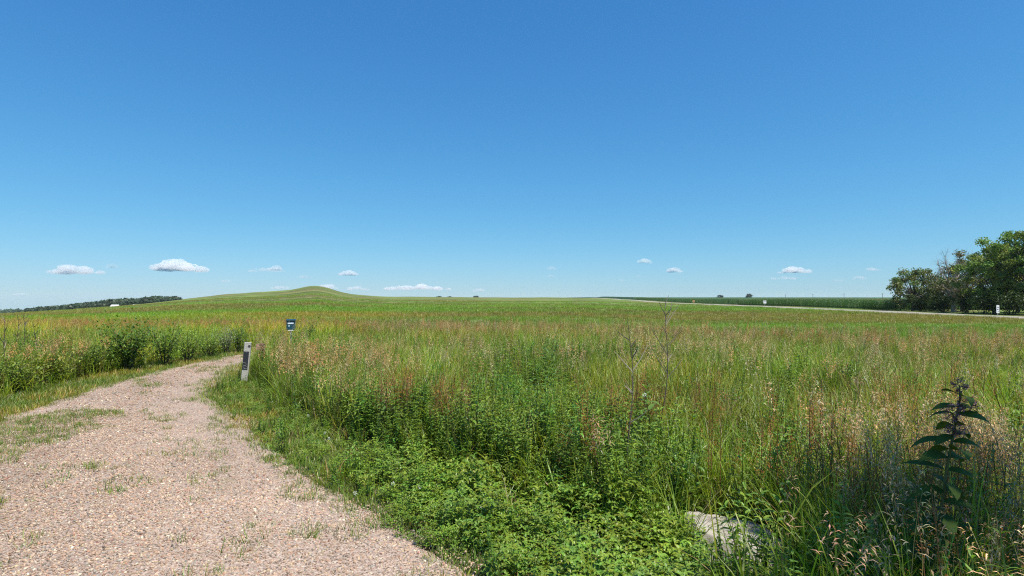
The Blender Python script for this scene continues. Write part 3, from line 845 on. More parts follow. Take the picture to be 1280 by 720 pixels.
# ----------------------------------------------------------------- trees
def grow_tree(name, x, y, H, W, label, group, seed, leafcol=(0.055, 0.095, 0.022), nclump=60, per=150, leaf=0.34, trunk_r=0.28, base=0.12, dead=0.0, bark=(0.13, 0.11, 0.09), lean=(0, 0), clump_r=0.95, z=None):
    rs = np.random.default_rng(seed); random.seed(seed)
    zz = gz1(x, y) if z is None else z
    t = empty(name, (x, y, zz), 0, label, 'tree', group)
    wood = MB()
    th = H * 0.42
    trunk = [(0, 0, -.3), (lean[0] * .15 * th + U(-.1, .1), U(-.1, .1), th * .35), (lean[0] * .5 * th, U(-.2, .2) + lean[1] * .5 * th, th * .7), (lean[0] * th, lean[1] * th, th)]
    wood.tube(trunk, [trunk_r * 1.35, trunk_r, trunk_r * .8, trunk_r * .6], bark, 7)
    tv = [Vector(p) for p in trunk]
    cl = []
    tries = 0
    while len(cl) < nclump and tries < 6000:
        tries += 1
        d = rs.normal(size=3); d /= np.linalg.norm(d)
        r = rs.uniform(.35, 1.0) ** .6
        a = math.atan2(d[1], d[0])
        lob = 1 + .22 * math.sin(2 * a + seed) + .16 * math.sin(5 * a + 2 * seed + 3 * d[2])
        c = np.array([d[0] * W / 2 * lob * r, d[1] * W / 2 * lob * r, H * (base + (1 - base) / 2) + d[2] * H * (1 - base) / 2 * r])
        c[:2] *= 0.72 + 0.5 * math.sin(math.pi * min(max((c[2] / H - base) / (1 - base), 0.05), .95)) ** .8 * .7
        c[0] += lean[0] * c[2]; c[1] += lean[1] * c[2]
        if all(np.linalg.norm(c - q) > W * .085 for q in cl): cl.append(c)
    fol = MB()
    V, Fc, Cc = [], [], []
    for i, c in enumerate(cl):
        q = Vector(c)
        hb = min(max((c[2] / H - .25), .1), 1)
        s = tv[1].lerp(tv[2], min(hb * 1.4, 1)) if hb < .45 else tv[2].lerp(tv[3], min((hb - .45) * 2.2, 1))
        m1 = s.lerp(q, .4) + Vector((U(-.3, .3), U(-.3, .3), U(.1, .5))) * (W / 9)
        m2 = s.lerp(q, .75) + Vector((U(-.3, .3), U(-.3, .3), U(-.1, .3))) * (W / 9)
        r0 = trunk_r * U(.25, .45)
        wood.tube([s, m1, m2, q], [r0, r0 * .6, r0 * .35, r0 * .12], bark, 5, False)
        isdead = rs.random() < dead * sstep(.2, .75, c[2] / H)
        for k in range(7 if isdead else 3):
            dv = Vector(rs.normal(size=3)) ; dv.z = abs(dv.z) * .8; dv.normalize()
            e = q + dv * U(.6, 1.5) * clump_r
            mm = q.lerp(e, .5) + Vector((U(-.2, .2), U(-.2, .2), U(-.1, .1)))
            wood.tube([q.lerp(m2, .3), mm, e], [r0 * .2, r0 * .12, r0 * .04], bark, 3, False)
            if isdead:
                for _ in range(3):
                    e2 = e + Vector(rs.normal(size=3)) * .5
                    wood.tube([mm, mm.lerp(e2, .6) + Vector((0, 0, .1)), e2], [r0 * .1, r0 * .06, r0 * .02], bark, 3, False)
        if isdead: continue
        n = int(per * rs.uniform(.55, 1.35)); cr = clump_r * rs.uniform(.7, 1.3)
        dirs = rs.normal(size=(n, 3)); dirs /= np.linalg.norm(dirs, axis=1)[:, None]
        P = c + dirs * (cr * rs.uniform(.25, 1.05, (n, 1))) * np.array([1.1, 1.1, .8])
        nm = dirs * .6 + rs.normal(size=(n, 3)) * .7 + np.array([0, 0, .55]); nm /= np.linalg.norm(nm, axis=1)[:, None]
        a1 = np.cross(nm, rs.normal(size=(n, 3))); a1 /= np.linalg.norm(a1, axis=1)[:, None]
        a2 = np.cross(nm, a1)
        sz = leaf * rs.uniform(.6, 1.25, (n, 1))
        q4 = np.stack([P - a1 * sz * .62, P - a2 * sz * .33 + nm * sz * .1, P + a1 * sz * .62, P + a2 * sz * .33 + nm * sz * .1], 1).reshape(-1, 3)
        o0 = sum(len(w) for w in V); V.append(q4)
        Fc.append((np.arange(n * 4).reshape(n, 4) + o0))
        cc = np.array(leafcol) * rs.normal(1, .16, (n, 1)) * rs.uniform(.85, 1.2) * np.array([rs.uniform(.85, 1.3), 1, rs.uniform(.8, 1.1)])
        Cc.append(np.repeat(cc, 4, 0))
    wood.obj('trunk', M_BARK, t)
    if V:
        fol.v = np.concatenate(V).tolist(); fol.f = np.concatenate(Fc).tolist(); fol.c = np.clip(np.concatenate(Cc), .004, 1).tolist()
        fol.obj('crown', M_FOL, t)
    return t

def ptree(px, depth, H, W, label, seed, **kw):
    x, y = px_pos(px, depth)
    return grow_tree(kw.pop('name', 'broadleaf_tree'), x, y, H, W, label, kw.pop('group', 'trees beyond the road'), seed, **kw)
ptree(1141, 122, 9.6, 10.6, 'rounded grey green tree at the open end of the grove beside the corn', 11, leafcol=(.14, .185, .07), nclump=66, per=105, base=.03, clump_r=.95, leaf=.36)
ptree(1192, 112, 12.2, 10.0, 'half dead tree with bare grey top branches in the grove', 12, leafcol=(.12, .135, .055), nclump=66, per=85, dead=.62, base=.1, bark=(.36, .31, .27), trunk_r=.36, leaf=.36)
ptree(1203, 118, 10.8, 8.5, 'dark leafy tree directly behind the half dead tree', 13, leafcol=(.065, .105, .03), nclump=50, per=150, base=.05)
ptree(1243, 101, 13.6, 10.5, 'tall bright green tree behind the white roadside marker', 14, leafcol=(.20, .285, .06), nclump=95, per=210, base=.06)
ptree(1294, 95, 15.0, 11.0, 'tallest tree of the grove, next along the road from the bright green tree', 15, leafcol=(.16, .24, .05), nclump=95, per=210, base=.05)
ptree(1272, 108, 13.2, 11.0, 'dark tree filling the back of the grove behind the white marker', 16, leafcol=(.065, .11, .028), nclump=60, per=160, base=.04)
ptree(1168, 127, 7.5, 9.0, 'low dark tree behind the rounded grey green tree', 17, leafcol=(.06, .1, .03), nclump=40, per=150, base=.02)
ptree(1360, 92, 14.0, 12.0, 'wide green tree further along the road past the tallest tree', 18, leafcol=(.065, .11, .025), nclump=70, per=150, base=.05)
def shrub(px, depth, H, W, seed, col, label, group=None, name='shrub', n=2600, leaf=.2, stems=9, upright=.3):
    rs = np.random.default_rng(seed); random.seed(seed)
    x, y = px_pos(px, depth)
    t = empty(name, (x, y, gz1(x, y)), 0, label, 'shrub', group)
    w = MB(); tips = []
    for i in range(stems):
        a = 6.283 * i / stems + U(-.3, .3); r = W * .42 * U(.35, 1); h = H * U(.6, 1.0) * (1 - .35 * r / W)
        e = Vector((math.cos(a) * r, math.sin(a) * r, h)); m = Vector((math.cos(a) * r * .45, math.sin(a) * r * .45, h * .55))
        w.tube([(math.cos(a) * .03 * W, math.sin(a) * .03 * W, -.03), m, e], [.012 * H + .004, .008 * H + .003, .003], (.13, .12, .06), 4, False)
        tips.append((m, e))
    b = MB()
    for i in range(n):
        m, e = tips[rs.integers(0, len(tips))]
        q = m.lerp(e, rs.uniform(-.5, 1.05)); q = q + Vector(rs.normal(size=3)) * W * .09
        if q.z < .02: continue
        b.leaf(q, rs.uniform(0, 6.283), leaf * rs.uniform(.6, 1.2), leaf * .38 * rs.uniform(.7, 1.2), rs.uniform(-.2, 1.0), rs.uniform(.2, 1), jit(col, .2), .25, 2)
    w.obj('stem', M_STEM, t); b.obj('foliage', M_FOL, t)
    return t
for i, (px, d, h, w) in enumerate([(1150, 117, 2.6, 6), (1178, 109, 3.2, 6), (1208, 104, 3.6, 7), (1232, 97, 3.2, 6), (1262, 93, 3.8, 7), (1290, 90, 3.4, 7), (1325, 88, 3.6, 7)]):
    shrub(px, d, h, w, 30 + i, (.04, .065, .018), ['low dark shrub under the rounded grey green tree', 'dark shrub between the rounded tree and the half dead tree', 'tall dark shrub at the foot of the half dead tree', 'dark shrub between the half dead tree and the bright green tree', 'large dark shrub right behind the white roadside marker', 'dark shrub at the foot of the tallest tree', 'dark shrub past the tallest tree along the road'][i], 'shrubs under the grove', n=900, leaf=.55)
# lone dots on the skyline
for i, (px, d, h, w, lab) in enumerate([(595, 1500, 5.5, 14, 'small clump tree on the bare skyline right of the mound'), (549, 1500, 4, 11, 'low tree on the skyline nearer the mound'), (562, 1520, 3.6, 12, 'lower of the paired skyline trees beside the mound'),
        (900, 1300, 6.5, 12, 'small tree standing in the far corn'), (936, 1200, 8.5, 13, 'darker rounder tree standing in the far corn')]):
    x, y = px_pos(px, d)
    z = max(gz1(x, y), EYE - 1.0)
    grow_tree('skyline_tree', x, y, h, w, lab, None, 50 + i, leafcol=(.03, .05, .022), nclump=22, per=60, leaf=1.3, base=.0, clump_r=2.4, trunk_r=.3, z=z)

def far_wood():
    V, Fc, Cc = [], [], []; o0 = 0
    rs = np.random.default_rng(5)
    for px in np.arange(-60, 222, 1.15):
        dens = 1 if px > 26 else .55
        for rep in range(2):
            d = rs.uniform(620, 760) if px > 26 else rs.uniform(1100, 1300)
            x, y = px_pos(px + rs.normal(0, 1.2), d)
            if px <= 26 and rs.random() < .45: continue
            z = gz1(x, y)
            h = np.interp(px, [26, 40, 70, 140, 200, 232], [6.2, 8.0, 8.4, 10.6, 9.2, 5.0]) * rs.uniform(.8, 1.15) * (1.0 if px > 26 else 1.3) * d / 690 * .95
            n = 150; w = h * rs.uniform(.4, .65)
            dr = rs.normal(size=(n, 3)); dr /= np.linalg.norm(dr, axis=1)[:, None]
            P = np.array([x, y, z + h * .5]) + dr * rs.uniform(.6, 1.05, (n, 1)) * np.array([w, w, h * .52])
            a1 = rs.normal(size=(n, 3)); a1 /= np.linalg.norm(a1, axis=1)[:, None]
            a2 = np.cross(a1, dr); s = h * .16 * rs.uniform(.6, 1.3, (n, 1))
            V.append(np.stack([P - a1 * s, P - a2 * s, P + a1 * s, P + a2 * s], 1).reshape(-1, 3))
            Fc.append(np.arange(n * 4).reshape(n, 4) + o0); o0 += n * 4
            c = np.array([.055, .085, .045]) * rs.uniform(.75, 1.4) * (1 if px > 26 else 1.5)
            Cc.append(np.tile(c, (n * 4, 1)) * rs.normal(1, .1, (n * 4, 1)))
    b = MB(); b.v, b.f, b.c = np.concatenate(V).tolist(), np.concatenate(Fc).tolist(), np.clip(np.concatenate(Cc), .003, 1).tolist()
    tag(b.obj('distant_woodland', M_FOL), 'dark band of distant woodland below the shoulder of the mound', 'woodland', kind='stuff')
far_wood()

def farm_shed(px, d, w, h, dep, label, roofcol, rise, name='farm_shed', z=None):
    x, y = px_pos(px, d)
    t = empty(name, (x, y, gz1(x, y) if z is None else z), .25, label, 'building')
    b = MB(); b.box((0, 0, h / 2 - .5), (w, dep, h + 1), (.42, .40, .38)); b.obj('wall', M_PAINT, t)
    b = MB(); o = .4
    vs = [(-w / 2 - o, -dep / 2 - o, h + .02), (w / 2 + o, -dep / 2 - o, h + .02), (w / 2 + o, dep / 2 + o, h + .02), (-w / 2 - o, dep / 2 + o, h + .02), (-w / 2 - o, 0, h + rise), (w / 2 + o, 0, h + rise)]
    b.add(vs, [(0, 1, 5, 4), (2, 3, 4, 5), (0, 4, 3), (1, 2, 5), (0, 3, 2, 1)], roofcol); b.obj('roof', M_PAINT, t)
    b = MB(); b.box((0, -dep / 2 - .05, h * .4), (w * .3, .1, h * .8), (.12, .12, .12)); b.obj('door', M_PAINT, t)
    for s in (-.36, .36):
        b = MB(); b.box((s * w, -dep / 2 - .05, h * .55), (w * .1, .1, h * .3), (.08, .09, .1)); b.obj('window', M_PAINT, t)
farm_shed(144, 590, 6.0, 2.2, 5, 'farm shed with bright white roof in front of the distant woodland', (.8, .8, .78), 1.7)
farm_shed(169, 590, 2.8, 1.5, 3, 'tiny white hut just below the shoulder of the mound', (.75, .75, .72), 1.0)
farm_shed(18, 1080, 6, 2.4, 5, 'remote white roofed building among hazy trees', (.7, .7, .7), 1.8)

# utility poles along the far side of the corn
for px, d in ((982, 560), (1016, 500), (1055, 440), (1103, 395)):
    x, y = px_pos(px, d)
    t = empty('utility_pole', (x, y, gz1(x, y)), .1, 'thin wooden utility pole rising from the far cornfield', 'utility pole', 'utility poles beyond the corn')
    b = MB(); b.tube([(0, 0, -.5), (0, 0, 6)], [.16, .12], (.2, .17, .14), 6); b.obj('pole', M_WOOD, t)
    b = MB(); b.box((0, 0, 5.5), (1.8, .14, .16), (.2, .17, .14)); b.obj('crossarm', M_WOOD, t)
    for s in (-.8, 0, .8):
        b = MB(); b.tube([(s, 0, 5.58), (s, 0, 5.85)], [.05, .035], (.5, .5, .48), 6); b.obj('insulator', M_PAINT, t)

def road_sign(px, d, name, label, w, h, z0, col, glyph, post=(.5, .5, .5)):
    x, y = px_pos(px, d)
    t = empty(name, (x, y, gz1(x, y)), 0, label, 'sign')
    b = MB(); b.tube([(0, .03, -.2), (0, .03, z0 + h)], .035, post, 6); b.obj('post', M_PAINT, t)
    b = MB(); b.box((0, 0, z0 + h / 2), (w, .03, h), col, bev=.004); b.obj('panel', M_PAINT, t)
    for (gx, gz, gw, gh) in glyph:
        b = MB(); b.box((gx * w, -.018, z0 + gz * h), (gw * w, .004, gh * h), (.06, .06, .06)); b.obj('marking', M_PAINT, t)
x, y = px_pos(1247, 84)
road_sign(1247, 84, 'roadside_marker', 'white upright roadside marker in front of the dark grove', .42, 1.15, .55, (.78, .78, .76), [(.05, .72, .45, .12), (-.05, .45, .5, .1), (.08, .2, .3, .1)])
road_sign(956, 178, 'road_sign', 'small white sign beside the road by the corn', .9, .9, .9, (.8, .8, .8), [(0, .6, .6, .15)])
road_sign(867, 235, 'warning_sign', 'small orange sign beside the far stretch of road', .9, .9, .8, (.55, .30, .12), [(0, .5, .5, .15)])

# ----------------------------------------------------------------- trail marker post, brown post, brochure box
def trail_post():
    x, y = px_pos(306, 11.0)
    t = empty('trail_marker_post', (x, y, gz1(x, y)), math.radians(-14), 'leaning weathered grey trail post with black panel beside the path', 'post')
    t.rotation_euler = (math.radians(-2), math.radians(4.5), math.radians(18))
    b = MB(); b.box((0, 0, .29), (.118, .10, .98), (.40, .38, .335), bev=.008); b.obj('post', M_WOOD, t)
    b = MB(); b.box((0, 0, .781), (.121, .104, .012), (.44, .42, .37), bev=.004); b.obj('cap', M_WOOD, t)
    b = MB(); b.box((-.008, -.054, .44), (.096, .008, .345), (.022, .022, .026), bev=.003); p = b.obj('panel', M_PAINT, t)
    b = MB()
    for (cx, cz, w, h, r) in ((-.01, .395, .05, .006, .25), (.02, .372, .03, .005, .3), (-.012, .345, .06, .007, .18), (.022, .33, .022, .006, .2), (-.02, .312, .03, .006, .3), (.0, .290, .07, .006, .12)):
        b.box((cx - .008, -.0595, cz), (w, .003, h), (.26, .25, .22), (0, r, 0))
    b.obj('worn_marking', M_PAINT, p)
    b = MB(); b.tube([(.035, -.048, .715), (.035, -.054, .715)], [.024, .024], (.05, .045, .04), 10); b.obj('bolt_hole', M_PAINT, t)
    for z in (.60, .285):
        b = MB(); b.tube([(-.008, -.058, z), (-.008, -.061, z)], [.006, .005], (.4, .4, .4), 6); b.obj('screw', M_PAINT, p)
trail_post()
def brown_post():
    x, y = px_pos(328, 12.2)
    t = empty('wooden_post', (x, y, gz1(x, y)), .3, 'short rusty brown post almost hidden in grass behind the trail post', 'post')
    b = MB(); b.box((0, 0, .22), (.10, .10, .80), (.16, .09, .06), bev=.008); b.obj('post', M_WOOD, t)
    b = MB(); b.box((-.02, -.02, .60), (.14, .12, .14), (.15, .085, .06), bev=.01); b.obj('head_block', M_WOOD, t)
    b = MB(); b.box((-.075, -.085, .60), (.06, .01, .12), (.45, .27, .2), bev=.002); b.obj('plate', M_WOOD, t)
brown_post()
def brochure_box():
    x, y = px_pos(364, 17.0)
    z = gz1(x, y)
    t = empty('brochure_box', (x, y, z), math.radians(14), 'dark teal brochure box with white label standing above the tan grass', 'box')
    teal = (.012, .062, .085)
    b = MB(); b.tube([(0, .03, -.2), (0, .03, .74)], .03, (.3, .3, .3), 8); b.obj('post', M_PAINT, t)
    b = MB(); b.box((0, 0, .88), (.24, .15, .27), teal, bev=.01); bd = b.obj('body', M_PAINT, t)
    b = MB(); b.box((0, -.01, 1.035), (.265, .19, .03), (.010, .045, .06), (.14, 0, 0), .006); b.obj('lid', M_PAINT, t)
    b = MB(); b.box((0, -.079, .945), (.165, .004, .052), (.72, .76, .78), bev=.001); b.obj('label_plate', M_PAINT, bd)
    b = MB(); b.tube([(-.045, -.076, .865), (-.045, -.081, .865)], .026, (.35, .5, .58), 12); b.obj('emblem', M_PAINT, bd)
    b = MB(); b.box((.005, -.03, .728), (.15, .11, .026), (.62, .62, .58), bev=.003); b.obj('bracket', M_PAINT, t)
    b = MB(); b.tube([(-.04, -.085, 1.01), (-.04, -.10, 1.01)], .012, (.6, .6, .6), 8); b.obj('knob', M_PAINT, t)
brochure_box()

# ----------------------------------------------------------------- boulder
def boulder():
    import bmesh
    bm = bmesh.new(); bmesh.ops.create_icosphere(bm, subdivisions=5, radius=1)
    P = np.array([v.co for v in bm.verts])
    a = P.copy()
    P = np.sign(P) * np.abs(P) ** .78
    n = fbm(a[:, 0] * 3 + a[:, 2] * 2, a[:, 1] * 3 - a[:, 2], 1.0, 101, 4)
    n2 = fbm(a[:, 0] * 9 + 5 * a[:, 2], a[:, 1] * 9 - 4 * a[:, 2], 1.0, 102, 3)
    P *= (1 + (n - .5) * .3 + (n2 - .5) * .05)[:, None]
    P[:, 2] = np.minimum(P[:, 2], .72 + .12 * P[:, 0] * -.6 + (n2 - .5) * .08)
    for v, p in zip(bm.verts, P): v.co = (p[0] * .34, p[1] * .28, p[2] * .33)
    m = bpy.data.meshes.new('boulder'); bm.to_mesh(m); bm.free()
    m.polygons.foreach_set('use_smooth', np.ones(len(m.polygons), bool))
    g = NT('pale_granite'); tc = g.n('TexCoord').outputs['Object']
    n1, nf = g.noise(tc, 5, 6, .65), g.noise(tc, 60, 4, .7)
    c = g.ramp(n1, [(.3, (.27, .235, .195)), (.5, (.38, .34, .29)), (.7, (.46, .42, .37))])
    c = g.mix(1, c, g.ramp(nf, [(.3, .7), (.7, 1.15)]), 'MULTIPLY')
    lich = g.noise(tc, 14, 4, .6)
    c = g.mix(g.ramp(lich, [(.54, 0.0), (.62, .6)]), c, (.30, .30, .22))
    g.l(g.pbr(c, .9, .2, g.bump(g.mix(.4, n1, nf), .7, .03)).outputs[0], g.out.inputs[0])
    m.materials.append(g.m)
    o = bpy.data.objects.new('boulder', m); COL.objects.link(o)
    o.location = (1.41, 3.72, -.09); o.rotation_euler = (0, .10, -.15)
    tag(o, 'pale flat topped granite boulder half buried in the weeds', 'boulder')
boulder()

# ----------------------------------------------------------------- milkweed
M_MILK = attr_mat('milkweed_leaf', 0.7, 0.12, 0.22)
def leaf_mesh(name, L, W, col, fold=.25, droop=.7, segs=7, tipcol=None, mat=None):
    b = MB(); b.leaf((0, 0, 0), 0, L, W, 0.0, droop, col, fold, segs, tipcol); return b.mesh(name, mat or M_FOL, True)
def milkweed():
    random.seed(77)
    base = Vector((1.98, 2.70, 0)); t = empty('milkweed', (base.x, base.y, gz1(base.x, base.y)), 0, 'dark broad leaved milkweed with purple flower heads standing in the seeding grass', 'milkweed')
    top = Vector((.10, -.06, 1.22))
    st = [Vector((0, 0, -.03)), Vector((.005, -.01, .45)), Vector((.05, -.03, .85)), top]
    def at(s):
        k = min(s * 3, 2.999); return st[int(k)].lerp(st[int(k) + 1], k - int(k))
    b = MB(); b.tube([at(i / 12) for i in range(13)], [.010 - .006 * i / 12 for i in range(13)], (.10, .12, .05), 7); b.obj('stem', M_STEM, t)
    ms = [leaf_mesh('leaf', .16, .054, (.07, .115, .022), .22, d, mat=M_MILK) for d in (.5, .8, 1.1)]
    for i in range(20):
        z = .24 + .73 * i / 19 + U(-.015, .015)
        az = (.25, 1.25, -.35)[i % 3] + U(-.25, .25)
        for k in (0, math.pi):
            o = bpy.data.objects.new('leaf', random.choice(ms)); COL.objects.link(o); o.parent = t
            sc = U(.85, 1.15) * (1.08 if z < .8 else .85)
            o.location = at(z); o.scale = (sc, sc * U(.95, 1.2), sc)
            a = az + k
            roll = (.32 if math.cos(a) > 0 else -.32) + U(-.22, .22)      # blades face the open, sunny side
            o.rotation_euler = (-roll * -1, -U(-.1, .45), a)
    for (dx, dy, z, r) in ((-.045, -.03, 1.12, .042), (.015, -.04, 1.16, .040), (.03, .02, 1.24, .034), (-.02, -.02, 1.05, .040)):
        f = MB(); c0 = Vector((.085 + dx, -.05 + dy, z))
        q = at(z / 1.22 - .06)
        f.tube([q, q.lerp(c0, .6) + Vector((0, 0, .008)), c0], [.003, .003, .002], (.10, .12, .05), 4, False)
        for k in range(46):
            d = Vector((random.gauss(0, 1), random.gauss(0, 1), random.gauss(0, 1))).normalized()
            p = c0 + d * r * U(.8, 1.05)
            f.tube([c0 + d * r * .4, p], [.0012, .0008], (.2, .12, .12), 3, False)
            a = U(0, 6.28); cc = jit(random.choice([(.34, .13, .21), (.20, .07, .12), (.42, .22, .28), (.11, .05, .07)]), .2)
            for j in range(3): f.leaf(p, a + 2.1 * j, .013, .009, U(-.3, .8), .6, cc, .2, 1)
        f.obj('flower_head', M_FOL, t)
milkweed()

# ----------------------------------------------------------------- dead branching stalks
def dead_stalk(px, d, H, branches, label, seed, col=(.10, .085, .07), r=.0072, lean=0.0, group=None, pale=(.32, .27, .21)):
    random.seed(seed); x, y = px_pos(px, d)
    t = empty('dead_stalk', (x, y, gz1(x, y)), 0, label, 'dead stalk', group)
    pt = [Vector((lean * H * s + .026 * math.sin(7 * s + seed), .01 * math.cos(7 * s), H * s - .02)) for s in np.linspace(0, 1, 12)]
    b = MB(); b.tube(pt, [r * (1 - .72 * i / 11) for i in range(12)], col, 6); b.obj('stem', M_STEM, t)
    for (s, a, L, up, sub) in branches + [(U(.5, .97), U(0, 6.28), U(.06, .16), U(.5, 1.2), 1) for _ in range(5)]:
        k = s * 11; q = pt[int(k)].lerp(pt[min(int(k) + 1, 11)], k - int(k))
        dv = Vector((math.cos(a) * math.cos(up), math.sin(a) * math.cos(up), math.sin(up)))
        b = MB(); e = q + dv * L; m = q.lerp(e, .5) + Vector((U(-.01, .01), 0, -.03 * L))
        c = pale if U(0, 1) < .55 else col
        b.tube([q, m, e], [r * .65, r * .5, r * .25], c, 5)
        for i in range(sub):
            w = m.lerp(e, U(0, .8)); a2 = a + U(-1, 1)
            b.tube([w, w + Vector((math.cos(a2) * .3, math.sin(a2) * .3, U(.6, 1))) * L * U(.3, .5)], [r * .2, r * .1], c, 4)
        b.obj('branch', M_STEM, t)
dead_stalk(787, 4.6, 1.48, [(.73, 0.2, .24, 1.0, 1), (.72, 2.9, .22, .85, 0), (.45, .3, .2, .5, 1), (.86, .1, .10, .9, 0), (.6, 2.6, .1, .8, 0)], 'slim dark dead stalk with two pale forked twigs', 3)
dead_stalk(826, 6.0, 1.66, [(.52, 2.7, .34, 1.05, 1), (.50, .4, .30, .75, 1), (.64, 2.6, .36, 1.0, 1), (.70, .5, .22, .7, 1), (.83, .35, .26, .9, 2), (.84, .5, .25, 1.2, 1), (.9, 2.5, .15, 1.1, 1), (.94, .3, .14, 1.25, 0), (.78, 2.2, .1, .9, 0)], 'taller many branched dead stalk rising past the horizon', 4, lean=.045, pale=(.26, .22, .18))
for i, (px, d, h, ln) in enumerate([(14, 10.5, 1.33, -.12), (24, 13.5, 1.28, -.04), (32, 13.0, 1.30, -.03), (50, 12.0, 1.12, -.10)]):
    dead_stalk(px, d, h, [(.8, .5, .1, 1.1, 0)], 'thin dark leaning stalk above the left weeds', 20 + i, r=.011, col=(.07, .055, .045), lean=ln, group='dead stalks in the weeds left of the path')

# ----------------------------------------------------------------- individual leafy plants
def forb_proto(col, H, nl, L, W, droop, seed):
    random.seed(seed)
    st = MB(); st.tube([(0, 0, -.03), (.01, 0, H * .5), (.02, .01, H)], [.006, .005, .002], tuple(q * .8 for q in col), 5)
    sm = st.mesh('stem', M_STEM); ms = [leaf_mesh('leaf', L, W, jit(col, .15), .28, droop * f, 3) for f in (.7, 1, 1.3)]
    spec = []; az = 0
    for i in range(nl):
        s = .25 + .75 * (i + .5) / nl; az += 1.57 + U(-.2, .2)
        for k in (0, math.pi): spec.append((random.choice(ms), H * s, az + k + U(-.2, .2), U(.2, .8), (1.15 - .55 * s) * U(.85, 1.15)))
    for k in range(3): spec.append((random.choice(ms), H, 2.1 * k, 1.0, .45))
    return sm, spec
PROT = [forb_proto((.12, .235, .04), .95, 9, .145, .036, .9, 1), forb_proto((.10, .19, .04), .8, 8, .11, .045, .7, 2), forb_proto((.145, .25, .05), .75, 7, .17, .06, .8, 3)]
def forb(pid, x, y, s, label, group, name='leafy_plant'):
    sm, spec = PROT[pid]
    t = empty(name, (x, y, gz1(x, y)), U(0, 6.28), label, 'plant', group); t.rotation_euler = (U(-.12, .12), U(-.12, .12), U(0, 6.28)); t.scale = (s, s, s)
    o = bpy.data.objects.new('stem', sm); COL.objects.link(o); o.parent = t
    for (m, z, az, pitch, sc) in spec:
        o = bpy.data.objects.new('leaf', m); COL.objects.link(o); o.parent = t
        o.location = (.02 * z, 0, z); o.rotation_euler = (0, -pitch, az); o.scale = (sc, sc, sc)
random.seed(9)
for i in range(16):      # the lush clump of narrow-leaved stems in mid meadow
    x, y = px_pos(U(590, 690), U(5.2, 6.8)); forb(0, x, y, U(.85, 1.05), 'upright narrow leaved plant in the lush clump at mid meadow', 'lush clump of narrow leaved plants')
for i in range(9):
    x, y = px_pos(U(445, 560), U(6.6, 8.2)); forb(0, x, y, U(.7, .9), 'narrow leaved plant at the meadow edge facing the path', 'narrow leaved plants along the meadow edge')
for i in range(10):
    x, y = px_pos(U(150, 300), U(12.5, 16)); 
    if left_depth(np.array([x]), np.array([y]))[0] > .1: forb(1, x, y, U(.8, 1.1), 'broad leaved weed on the far side of the path', 'broad leaved weeds across the path')
for i in range(9):
    x, y = px_pos(U(690, 960), U(11, 16)); forb(2, x, y, U(.9, 1.15), 'light green plant standing up in the open meadow', 'light green plants in the open meadow')
x, y = px_pos(818, 5.4); forb(2, x, y, 1.05, 'bright pale green plant between the two dead stalks', None)
x, y = px_pos(368, 13.5); forb(2, x, y, 1.15, 'bright broad leaved plant in the tan grass below the brochure box', None)
x, y = px_pos(372, 7.6); forb(1, x, y, .75, 'pale leaved sapling at the dark foot of the meadow bank', None)
shrub(161, 13.0, 1.30, 1.7, 61, (.10, .18, .03), 'bushy dark green shrub rising above the left weeds', n=1500, leaf=.11, stems=14)
shrub(207, 14.0, 1.15, 1.2, 62, (.12, .20, .035), 'slimmer green shrub next to the bushy dark shrub', n=800, leaf=.10, stems=10)
for i, (px, d, h, w, c, lab) in enumerate([(8, 9.8, .72, 1.3, (.20, .26, .045), 'rounded yellow green bush where the left weeds meet the verge'), (62, 10.9, .68, 1.2, (.24, .27, .05), 'low golden green bush in the tan weeds left of the path'),
        (112, 12.1, .74, 1.3, (.18, .26, .045), 'rounded green bush between the golden bush and the dark shrub'), (236, 15.0, .95, 1.3, (.19, .28, .045), 'leafy green bush past the slim shrub along the path'), (262, 16.2, .85, 1.2, (.17, .25, .045), 'low leafy bush just before the silvery bush'), (40, 13.5, 1.0, 1.5, (.14, .21, .03), 'broad leafy bush behind the golden bush')]):
    shrub(px, d, h, w, 70 + i, c, lab, n=850, leaf=.085, stems=12)
shrub(284, 17.2, .85, .8, 63, (.24, .28, .19), 'silvery grey green bush at the bend of the path', n=900, leaf=.06, stems=12)
shrub(299, 17.6, .95, .9, 64, (.10, .17, .035), 'small dark green bush beside the silvery bush', n=500, leaf=.09, stems=8)
shrub(385, 19, 1.1, .9, 65, (.09, .17, .035), 'green bush just behind the brochure box', n=500, leaf=.1, stems=8)

# white clover blooms and small pale flowers
random.seed(12)
def bloom(x, y, z, r, label, group):
    t = empty('white_flower', (x, y, gz1(x, y)), U(0, 6), label, 'flower', group)
    b = MB(); b.tube([(0, 0, 0), (.004, 0, z * .6), (0, 0, z)], .0016, (.12, .2, .04), 4, False); b.obj('stem', M_STEM, t)
    b = MB()
    for k in range(34):
        d = Vector((random.gauss(0, 1), random.gauss(0, 1), random.gauss(.2, 1))).normalized()
        b.leaf(Vector((0, 0, z)) + d * r * .4, math.atan2(d.y, d.x), r * .7, r * .3, math.asin(max(-1, min(1, d.z))), .2, jit((.66, .66, .64), .08), .3, 1)
    b.obj('bloom', M_FOL, t)
for px, py in ((386, 522), (407, 544), (412, 551), (341, 505), (655, 606), (668, 616), (621, 622), (590, 575), (445, 620), (602, 640), (525, 612), (492, 608)):
    d = F * (EYE - .13) / (py - HZ); x, y = px_pos(px, d)
    bloom(x, y, .16, .017, 'small white clover bloom at the edge of the weeds', 'white clover blooms')
x, y = px_pos(805, 5.0); bloom(x, y, .80, .022, 'white flower up in the grass between the dead stalks', None)

